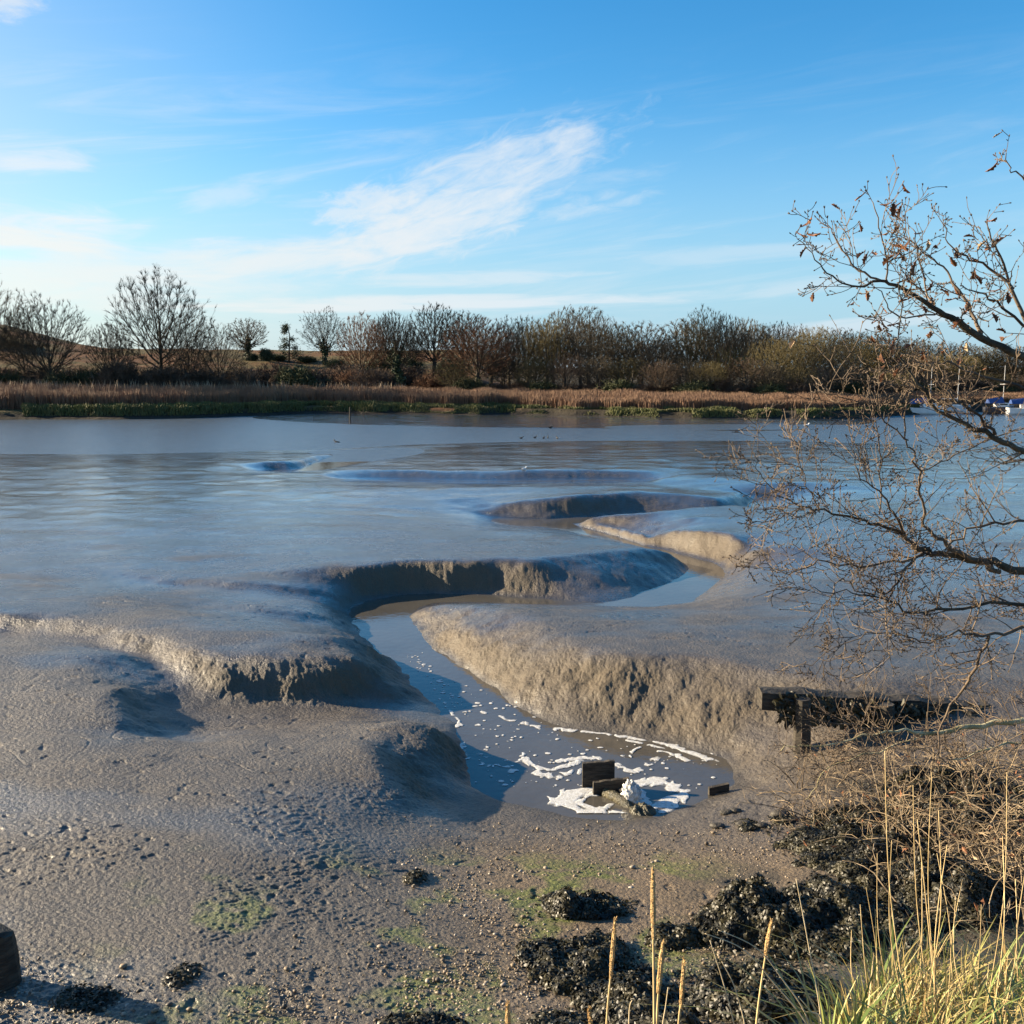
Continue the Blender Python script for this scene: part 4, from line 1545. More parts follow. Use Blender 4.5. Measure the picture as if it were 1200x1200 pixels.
def foam_mat(thin):
    m, nt, b = new_mat('foam')
    pos = nt.add('ShaderNodeNewGeometry').outputs['Position']
    nt.put(b.inputs['Base Color'], nt.mix(nt.maprange(nt.noise(pos, 35, 4), 0.3, 0.7), (0.50, 0.48, 0.43), (0.74, 0.74, 0.72)))
    b.inputs['Roughness'].default_value = 0.45
    bn = nt.add('ShaderNodeBump')
    bn.inputs['Strength'].default_value = 0.35
    bn.inputs['Distance'].default_value = 0.02
    v = nt.add('ShaderNodeTexVoronoi')
    nt.l.new(pos, v.inputs['Vector'])
    v.inputs['Scale'].default_value = 110
    nt.l.new(v.outputs['Distance'], bn.inputs['Height'])
    nt.l.new(bn.outputs[0], b.inputs['Normal'])
    if thin:
        nt.put(b.inputs['Alpha'], nt.maprange(nt.math('MULTIPLY_ADD', nt.noise(pos, 70, 4, 0.6), 0.5, nt.math('SUBTRACT', nt.attr('dens'), 0.25)), 0.0, 0.75, 0.10, 0.95))
    return m


M['foam'] = foam_mat(True)
M['white_water'] = foam_mat(False)
lumpy('weed_rock', (0.40, -0.55, -0.05), (0.16, 0.13, 0.12), 5, M['slime'], out, nu=40, nv=30, amp=0.3, freq=7)
g = ground(740, 941, zw0)
o = lumpy('gushing_water', (g[0], g[1] + 0.03, zw0 + 0.06), (0.10, 0.085, 0.17), 8, M['white_water'], None, 48, 40, 0.42, 11)
tag(o, 'white gush of water boiling up beside the outfall boards', 'water', kind='stuff')

b = MB()
p = on_ground(842, 929)
b.box((0, 0, 0.0), (0.24, 0.05, 0.09), R(8), (0.16, 0))
tag(b.build('wood_plank', M['old_wood'], None, False, (p[0], p[1], p[2] + 0.05)), 'short dark plank end at the right shore of the pool', 'plank')


# ------------------------------------------------------------------ FOAM
def foam():
    strokes = [
        # (points, half width in metres, strength)
        ([(586, 840), (602, 845), (625, 850), (640, 856)], 0.05, 0.75),
        ([(640, 854), (655, 855), (675, 857)], 0.06, 0.9),
        ([(675, 857), (700, 858), (735, 864), (770, 869), (795, 877), (820, 886), (838, 893)], 0.055, 0.85),
        ([(735, 868), (760, 873), (785, 880)], 0.03, 0.8),
        ([(612, 884), (622, 896), (640, 902), (662, 898), (682, 892)], 0.045, 0.9),
        ([(630, 906), (650, 910), (668, 906), (684, 904)], 0.07, 0.85),
        ([(655, 892), (672, 890), (690, 888), (702, 889)], 0.05, 0.85),
        ([(722, 895), (732, 902), (745, 904), (758, 897), (768, 890), (782, 886)], 0.045, 0.85),
        ([(770, 880), (790, 885), (806, 892)], 0.04, 0.8),
        ([(738, 888), (742, 880), (750, 876)], 0.02, 0.9),
        ([(540, 868), (540, 880), (548, 890)], 0.05, 0.7),
        ([(560, 894), (575, 898), (590, 897), (600, 905)], 0.045, 0.75),
        ([(552, 880), (580, 890), (610, 893)], 0.05, 0.55),
        ([(528, 833), (534, 842), (540, 850)], 0.03, 0.85),
        ([(655, 938), (668, 931), (682, 928), (690, 927)], 0.11, 1.3),
        ([(672, 940), (684, 950), (700, 953), (722, 957), (735, 959)], 0.11, 1.25),
        ([(690, 946), (704, 949), (716, 944)], 0.05, 1.0),
        ([(752, 918), (770, 916), (786, 921), (800, 930)], 0.09, 1.15),
        ([(757, 948), (772, 948), (788, 940), (800, 932)], 0.09, 1.15),
        ([(748, 928), (755, 940), (762, 948)], 0.06, 1.0),
    ]
    dots = [(568, 835, .09, .04), (515, 797, .06, .03), (516, 799, .05, .03), (543, 811, .055, .02), (519, 812, .05, .025), (560, 824, .05, .03), (557, 828, .06, .03),
            (530, 836, .05, .04), (560, 850, .05, .03), (582, 848, .035, .025), (575, 824, .03, .02), (497, 779, .05, .03), (504, 781, .04, .02), (490, 776, .04, .02), (505, 787, .03, .02),
            (509, 808, .03, .03), (516, 819, .035, .03), (521, 824, .03, .03), (536, 851, .04, .05), (538, 880, .05, .05), (590, 862, .03, .02), (583, 863, .03, .02), (575, 855, .02, .02)]
    rg = random.Random(12)
    for _ in range(420):
        px, py = rg.uniform(530, 840), rg.uniform(795, 925)
        k = rg.random() ** 2.5
        dots.append((px, py, 0.006 + 0.04 * k * rg.uniform(0.6, 1.4), 0.006 + 0.018 * k))
    for _ in range(60):
        t = rg.random()
        dots.append((480 + 70 * t + rg.gauss(0, 8), 765 + 75 * t, rg.uniform(0.01, 0.035), rg.uniform(0.008, 0.02)))
    res = 0.0085
    x0, x1, y0, y1 = -2.6, 3.0, 10.6, 17.5
    nx, ny = int((x1 - x0) / res), int((y1 - y0) / res)
    X, Y = np.meshgrid(np.linspace(x0, x1, nx), np.linspace(y0, y1, ny))
    field = np.zeros_like(X)

    def blob_region(xa, xb, ya, yb):
        i0, i1 = max(0, int((ya - y0) / res)), min(ny, int((yb - y0) / res) + 2)
        j0, j1 = max(0, int((xa - x0) / res)), min(nx, int((xb - x0) / res) + 2)
        return slice(i0, i1), slice(j0, j1)

    for pts, wd, st in strokes:
        q = catmull([ground(a, b_, zw0)[:2] for a, b_ in pts], 8)
        for a, b_ in zip(q[:-1], q[1:]):
            k = wd * 2.2
            s = blob_region(min(a[0], b_[0]) - k, max(a[0], b_[0]) + k, min(a[1], b_[1]) - k, max(a[1], b_[1]) + k)
            xx, yy = X[s], Y[s]
            dx, dy = b_[0] - a[0], b_[1] - a[1]
            t = np.clip(((xx - a[0]) * dx + (yy - a[1]) * dy) / (dx * dx + dy * dy + 1e-9), 0, 1)
            d = np.hypot(xx - a[0] - t * dx, yy - a[1] - t * dy)
            field[s] = np.maximum(field[s], st * np.clip(1.35 - d / wd / 1.7, 0, 1.0))
    for (px, py, rx, ry) in dots:
        g_ = ground(px, py, zw0)
        k = max(rx, ry) * 2.2
        s = blob_region(g_[0] - k, g_[0] + k, g_[1] - k, g_[1] + k)
        d = np.sqrt(((X[s] - g_[0]) / rx) ** 2 + ((Y[s] - g_[1]) / max(ry * 1.8, 0.012)) ** 2)
        field[s] = np.maximum(field[s], np.clip(1.5 - d, 0, 1) * 0.95)
    wX = X + 0.08 * perlin(X * 4, Y * 4, 211)
    wY = Y + 0.08 * perlin(X * 4 + 5, Y * 4, 212)
    n = 0.75 - 1.9 * np.abs(perlin(wX * 7, wY * 5, 201)) - 0.5 * np.abs(perlin(wX * 17, wY * 12, 202)) + 0.25 * perlin(wX * 2, wY * 2, 203)
    holes = 0.6 * smooth(0.25, 0.6, np.abs(perlin(X * 16, Y * 13, 209)) * 2)
    solid = smooth(0.95, 1.2, field)
    val = field * (1 + n * (1 - 0.25 * solid)) - 0.66
    hgt = base_height(X, Y)
    keep = (val > 0) & (hgt < zw0 + 0.03)
    Z = zw0 + 0.003 + 0.006 * np.clip(val, 0, 0.6) / 0.6
    cell = keep[:-1, :-1] & keep[1:, :-1] & keep[1:, 1:] & keep[:-1, 1:]
    idx = np.arange(nx * ny).reshape(ny, nx)
    f = np.stack([idx[:-1, :-1][cell], idx[:-1, 1:][cell], idx[1:, 1:][cell], idx[1:, :-1][cell]], -1)
    used = np.unique(f)
    remap = np.zeros(nx * ny, dtype=np.int64)
    remap[used] = np.arange(len(used))
    V = np.stack([X, Y, Z], -1).reshape(-1, 3)[used]
    fm = np_mesh('foam', V, remap[f])
    add_attr(fm, 'dens', np.clip(val.ravel()[used] / 0.5, 0, 1))
    o_ = link_mesh('foam', fm, None, M['foam'])
    tag(o_, 'white foam flecks and streaks floating on the creek pool', 'foam', kind='stuff')


foam()

# ------------------------------------------------------------------ SEAWEED
m, nt, b_ = new_mat('seaweed')
pos = nt.add('ShaderNodeNewGeometry').outputs['Position']
nt.put(b_.inputs['Base Color'], nt.mix(nt.maprange(nt.noise(pos, 7, 4), 0.35, 0.7), (0.009, 0.009, 0.006), (0.042, 0.036, 0.015)))
b_.inputs['Roughness'].default_value = 0.48
b_.inputs['Specular IOR Level'].default_value = 0.35
M['seaweed'] = m


def fronds_into(V, Q, x, y, z, nx_, ny_, nz_, rng, size):
    """bladder wrack leaflets lying on a surface"""
    n = len(x)
    N = np.stack([nx_, ny_, nz_], -1)
    t = np.cross(N, rng.normal(0, 1, (n, 3)))
    t[:, 2] -= 0.5
    t /= np.linalg.norm(t, axis=1)[:, None]
    s = np.cross(N + rng.normal(0, 0.55, (n, 3)), t)
    s /= np.linalg.norm(s, axis=1)[:, None]
    L = size * rng.uniform(0.6, 1.5, (n, 1))
    wd = L * rng.uniform(0.16, 0.3, (n, 1))
    P = np.stack([x, y, z], -1) + N * rng.uniform(0, 0.02, (n, 1))
    lift = N * L * rng.uniform(0.0, 0.5, (n, 1))
    base = sum(len(v) for v in V)
    quad = np.stack([P - s * wd * 0.5, P + s * wd * 0.5, P + t * L * 0.6 + s * wd + lift, P + t * L * 0.6 - s * wd + lift,
                     P + t * L * 1.1 + s * wd * 0.5 + lift * 0.5, P + t * L * 1.1 - s * wd * 0.5 + lift * 0.5], 1).reshape(-1, 3)
    k = base + np.arange(n)[:, None] * 6
    V.append(quad)
    Q.append(np.concatenate([k + np.array([[0, 1, 2, 3]]), k + np.array([[3, 2, 4, 5]])], 0))


def seaweed(pxl, pxr, pyb, pyt, hgt, label, seed, peaks=1, dens=2.6, size=0.030):
    a = on_ground(pxl, (pyb + pyt * 0) if False else pyb)
    c = on_ground((pxl + pxr) / 2, pyb)
    xr = on_ground(pxr, pyb)
    rx = (xr[0] - a[0]) / 2
    top = on_ground((pxl + pxr) / 2, pyt + (0.7 * hgt * F / c[1]))
    ry = max(0.16, (top[1] - c[1]) / 2)
    cx, cy = (a[0] + xr[0]) / 2, (c[1] + top[1]) / 2
    rng = np.random.default_rng(seed)
    g_ = 34
    U = np.linspace(-1.15, 1.15, g_)
    ux, uy = np.meshgrid(U, U)
    X, Y = cx + ux * rx, cy + uy * ry

    def height(X, Y):
        ex, ey = (X - cx) / rx, (Y - cy) / ry
        rr_ = np.sqrt(ex ** 2 + ey ** 2) * (1 + 0.42 * fbm(X * 2.6 + seed, Y * 2.6, 3, seed))
        prof = np.clip(1 - rr_ ** 2, 0, 1)
        if peaks == 2:
            pk = np.maximum(np.exp(-((ex - 0.25) / 0.33) ** 2), 0.85 * np.exp(-((ex + 0.42) / 0.3) ** 2))
            prof = prof ** 0.8 * pk * 1.05
        k = 0.72 + 0.75 * fbm(X * 3.4, Y * 3.4, 3, seed + 3)
        return hgt * prof ** 0.75 * np.clip(k, 0.2, 1.6) - 0.03 * (rr_ > 1)
    bz = base_height(X, Y)
    H = height(X, Y)
    V = [np.stack([X, Y, bz + H - 0.012], -1).reshape(-1, 3)]
    idx = np.arange(g_ * g_).reshape(g_, g_)
    Q = [np.stack([idx[:-1, :-1], idx[:-1, 1:], idx[1:, 1:], idx[1:, :-1]], -1).reshape(-1, 4)]
    n = int(dens * 5200 * rx * ry / 0.25) + 300
    x = cx + rng.uniform(-1.1, 1.1, n) * rx
    y = cy + rng.uniform(-1.1, 1.1, n) * ry
    h = height(x, y)
    ok = (h > 0.0) | (rng.uniform(0, 1, n) < 0.05)
    x, y, h = x[ok], y[ok], np.maximum(h[ok], 0)
    e = 0.03
    dx = (height(x + e, y) - height(x - e, y)) / (2 * e)
    dy = (height(x, y + e) - height(x, y - e)) / (2 * e)
    l = np.sqrt(dx * dx + dy * dy + 1)
    fronds_into(V, Q, x, y, base_height(x, y) + h, -dx / l, -dy / l, 1 / l, rng, size)
    o_ = link_mesh('seaweed_mound', np_mesh('seaweed_mound', np.concatenate(V), np.concatenate(Q), False), None, M['seaweed'])
    return tag(o_, label, 'seaweed', 'mounds of black seaweed on the beach')


seaweed(628, 748, 1078, 1030, 0.20, 'twin peaked black seaweed mound alone on the beach', 301, 2)
seaweed(615, 765, 1165, 1088, 0.13, 'broad low black seaweed mat below the twin peaked mound', 302)
seaweed(755, 835, 1112, 1076, 0.13, 'small black seaweed heap right of the tall seed stalk', 303)
seaweed(828, 965, 1112, 1018, 0.32, 'tall domed black seaweed mound with a shaded face', 304)
seaweed(915, 1110, 1125, 1005, 0.17, 'black seaweed mat between the domed mound and grass', 305)
seaweed(815, 1010, 1200, 1100, 0.19, 'large black seaweed heap left of the grass tuft', 306)
seaweed(685, 850, 1212, 1120, 0.14, 'black seaweed mat behind the dry seed stalks', 307)
seaweed(610, 705, 1218, 1172, 0.08, 'black seaweed patch at the bottom edge, right of the two', 308)
seaweed(425, 545, 1222, 1186, 0.06, 'flat black seaweed patch at the bottom edge, left of the two', 309)
seaweed(1050, 1260, 1095, 975, 0.24, 'black seaweed heap under the twigs at the right edge', 310)
seaweed(945, 1140, 1020, 930, 0.13, 'black seaweed mat under the tangled twigs', 311)
seaweed(1080, 1280, 975, 880, 0.18, 'black seaweed heap below the pale low limb', 312)
seaweed(60, 130, 1178, 1164, 0.025, 'thin dark weed scrap right of the post stump', 313, dens=0.6)
seaweed(195, 232, 1150, 1140, 0.03, 'thin dark weed scrap in the middle of the left beach', 314, dens=0.6)
seaweed(472, 500, 1032, 1022, 0.03, 'tiny dark weed clump on the green algae patch', 315, dens=0.6)
seaweed(865, 890, 970, 962, 0.03, 'tiny dark weed clump on sand right of the outfall', 316, dens=0.6)
seaweed(905, 935, 962, 953, 0.03, 'dark weed clump on sand nearest the tangled twigs', 317, dens=0.6)

# ------------------------------------------------------------------ GRAVEL AND STONES
_t = (1 + 5 ** 0.5) / 2
ICO = np.array([(-1, _t, 0), (1, _t, 0), (-1, -_t, 0), (1, -_t, 0), (0, -1, _t), (0, 1, _t), (0, -1, -_t), (0, 1, -_t), (_t, 0, -1), (_t, 0, 1), (-_t, 0, -1), (-_t, 0, 1)]) / math.sqrt(1 + _t * _t)
ICF = np.array([(0, 11, 5), (0, 5, 1), (0, 1, 7), (0, 7, 10), (0, 10, 11), (1, 5, 9), (5, 11, 4), (11, 10, 2), (10, 7, 6), (7, 1, 8), (3, 9, 4), (3, 4, 2), (3, 2, 6), (3, 6, 8), (3, 8, 9), (4, 9, 5), (2, 4, 11), (6, 2, 10), (8, 6, 7), (9, 8, 1)])


def gravel():
    rng = np.random.default_rng(21)
    n = 30000
    px = rng.uniform(-20, 1220, n)
    py = rng.uniform(945, 1215, n)
    d = np.clip(smooth(945, 1000, py) * smooth(380, 640, px) + 0.55 * smooth(1090, 1190, py), 0, 1)
    d = d * (1 - 0.9 * smooth(900, 960, px) * smooth(930, 1000, py)) * (1 - 0.55 * smooth(760, 900, px) * smooth(1000, 1060, py))
    keep = rng.uniform(0, 1, n) < d
    px, py = px[keep], py[keep]
    z = np.full(len(px), -0.3)
    for _ in range(8):
        cx = (px - 600) / F
        cy = (600 - py) / F
        t = (z - CH) / (-SP + cy * CP)
        x, y = cx * t, (CP + cy * SP) * t
        z = 0.5 * z + 0.5 * base_height(x, y)
    cl = perlin(x * 1.6, y * 1.6, 33) + rng.uniform(-0.6, 0.6, len(x)) > -0.1
    x, y = x[cl], y[cl]
    n = len(x)
    s = np.clip(rng.lognormal(-4.85, 0.42, n), 0.003, 0.03)
    sc = s[:, None] * rng.uniform(0.6, 1.3, (n, 3)) * np.array([1, 1, 0.6])
    V = ICO[None] * sc[:, None, :] * rng.uniform(0.85, 1.15, (n, 12, 1))
    a = rng.uniform(0, 6.28, n)
    c, sn = np.cos(a)[:, None], np.sin(a)[:, None]
    V = np.stack([V[..., 0] * c - V[..., 1] * sn, V[..., 0] * sn + V[..., 1] * c, V[..., 2]], -1)
    V += np.stack([x, y, base_height(x, y) + s * 0.35 + 0.004], -1)[:, None, :]
    f = (np.arange(n)[:, None, None] * 12 + ICF[None]).reshape(-1, 3)
    me = np_mesh('gravel', V.reshape(-1, 3), f, False)
    add_attr(me, 'var', np.repeat(rng.uniform(0, 1, n), 12))
    m, nt, b = new_mat('pebbles')
    nt.put(b.inputs['Base Color'], nt.ramp(nt.attr('var'), [(0, (0.05, 0.042, 0.034)), (0.4, (0.13, 0.095, 0.06)), (0.75, (0.22, 0.165, 0.10)), (1, (0.34, 0.30, 0.25))]))
    b.inputs['Roughness'].default_value = 0.6
    tag(link_mesh('gravel', me, None, m), 'brown gravel and shell grit scattered over the beach', 'gravel', kind='stuff')


gravel()
M['dark_stone'] = simple('dark_stone', (0.03, 0.027, 0.022), (0.08, 0.07, 0.055), 20, 0.6, 0.4, 0.5, 60)
for k, (px, py, s) in enumerate([(841, 969, .05), (872, 967, .055), (893, 968, .045), (915, 956, .07), (852, 953, .05), (862, 951, .045)]):
    p = on_ground(px, py)
    o = lumpy('stone', (0, 0, 0), (s * 1.5, s, s * 0.6), 400 + k, M['dark_stone'], None, 12, 8, 0.3, 5)
    o.location = (p[0], p[1], p[2] + s * 0.25)
    tag(o, 'small dark stone on the sand right of the outfall', 'stone', 'dark stones on the sand')

# ------------------------------------------------------------------ TIMBER BEAM
pf = on_ground(936, 874)
D0 = pf[1]
e0 = at(890, 818, D0)
e1 = at(1215, 838, D0 + 0.5)
bm = empty('timber_groyne', pf, 0, 'old black timber beam on posts hung with seaweed at right', 'groyne')
b = MB()
rel = lambda q: (q[0] - pf[0], q[1] - pf[1], q[2] - pf[2])
pts = [rel(tuple(e0[k] + (e1[k] - e0[k]) * t for k in range(3))) for t in np.linspace(0, 1.15, 24)]
rg = random.Random(4)
for i, q in enumerate(pts):
    hw_, hh_ = 0.13 + rg.uniform(-.012, .012), 0.125 + rg.uniform(-.02, .02)
    for (a_, c_) in ((-1, -1), (1, -1), (1, 1), (0.2, 1.12), (-1, 0.95)):
        b.v.append((q[0], q[1] + a_ * hw_, q[2] + c_ * hh_))
for i in range(len(pts) - 1):
    for k in range(5):
        k2 = (k + 1) % 5
        b.f.append((i * 5 + k, (i + 1) * 5 + k, (i + 1) * 5 + k2, i * 5 + k2))
b.f.append((0, 1, 2, 3, 4))
b.build('beam', M['old_wood'], bm)
for t in (0.13, 0.42, 0.72, 1.0):
    q = rel(tuple(e0[k] + (e1[k] - e0[k]) * t for k in range(3)))
    b = MB()
    zb = hz(q[0] + pf[0], q[1] + pf[1] - 0.22) - pf[2] - 0.3
    b.tube([(q[0], q[1] - 0.235, zb), (q[0] + 0.01, q[1] - 0.235, (zb + q[2]) / 2), (q[0], q[1] - 0.235, q[2] + 0.10)], [0.1, 0.105, 0.095], 8)
    b.build('post', M['old_wood'], bm)
V, Q = [], []
rng = np.random.default_rng(77)
n = 3800
t = rng.uniform(0.05, 1.1, n)
t = np.where(rng.uniform(0, 1, n) < 0.35, 0.16 + rng.normal(0, 0.035, n), t)
cx = np.interp(t, [0, 1.15], [pts[0][0], pts[-1][0]])
cy = np.interp(t, [0, 1.15], [pts[0][1], pts[-1][1]])
cz = np.interp(t, [0, 1.15], [pts[0][2], pts[-1][2]])
front = rng.uniform(0, 1, n) < 0.7
drop = np.where(front, rng.uniform(-0.34, 0.14, n), 0.14) * (0.6 + 0.5 * perlin(t * 18, t * 0, 4))
fronds_into(V, Q, cx, cy + np.where(front, -0.16 - 0.05 * rng.uniform(0, 1, n), rng.uniform(-0.12, 0.12, n)), cz + drop,
            np.zeros(n), np.where(front, -1.0, 0.0), np.where(front, 0.2, 1.0), rng, 0.06)
link_mesh('seaweed', np_mesh('seaweed', np.concatenate(V), np.concatenate(Q), False), bm, M['seaweed'])

# ------------------------------------------------------------------ FOREGROUND OAK
M['oak_bark'] = simple('oak_bark', (0.03, 0.026, 0.02), (0.11, 0.09, 0.06), 9, 0.85, 0.25, 0.8, 45)
M['oak_twig'] = simple('oak_twig', (0.045, 0.032, 0.024), (0.16, 0.118, 0.08), 5, 0.75, 0.3)
M['lichen_bark'] = simple('lichen_bark', (0.24, 0.21, 0.10), (0.52, 0.47, 0.30), 7, 0.85, 0.25, 0.6, 45)
M['dry_leaf'] = simple('dry_leaf', (0.10, 0.04, 0.02), (0.24, 0.11, 0.05), 12, 0.7, 0.3, obj_var=0.6)
M['pale_leaf'] = simple('pale_leaf', (0.30, 0.20, 0.11), (0.46, 0.34, 0.2), 12, 0.7, 0.3)

pb = (4.9, 5.6)
oak_base = (pb[0], pb[1], hz(*pb))
oak = empty('oak_tree', oak_base, 0, 'bare oak reaching in from the right edge with dry brown leaves', 'tree')
orel = lambda q: (q[0] - oak_base[0], q[1] - oak_base[1], q[2] - oak_base[2])
twb = MB()
tips = []
og = random.Random(99)


def twig(p, d, L, r, lev):
    n = 5 if lev == 0 else 4
    pts, rad = [p], [r]
    dd = d
    for i in range(n):
        zz = 0.16 * (1 if i % 2 else -1)
        dd = unit((dd[0] + og.gauss(0, 0.16) + zz * 0.5, dd[1] + og.gauss(0, 0.16), dd[2] + og.gauss(0, 0.14) + zz * 0.3 + 0.05))
        p = tuple(p[k] + dd[k] * L / n for k in range(3))
        pts.append(p)
        rad.append(max(r * (1 - 0.6 * (i + 1) / n), 0.0016))
        if lev < 2:
            for _ in range(1 if og.random() < (0.75 if lev == 0 else 0.55) else 0):
                twig(p, bent(dd, R(og.uniform(30, 65)), og.uniform(0, 6.28)), L * og.uniform(0.3, 0.6), max(r * 0.55, 0.0020), lev + 1)
    twb.tube(pts, rad, 4 if lev == 0 else 3, False)
    # buds
    e = pts[-1]
    for _ in range(2):
        bd = bent(dd, R(og.uniform(0, 30)), og.uniform(0, 6.28))
        q = tuple(e[k] + bd[k] * 0.012 for k in range(3))
        m_ = tuple(e[k] + bd[k] * 0.006 for k in range(3))
        twb.tube([e, m_, q], [0.0018, 0.0030, 0.0008], 5, False)
    if lev <= 1:
        for q in pts[1:-1]:
            if og.random() < 0.5:
                bd = bent(dd, R(60), og.uniform(0, 6.28))
                twb.tube([q, tuple(q[k] + bd[k] * 0.007 for k in range(3)), tuple(q[k] + bd[k] * 0.013 for k in range(3))], [0.0015, 0.0026, 0.0008], 4, False)
    tips.append((e, dd))


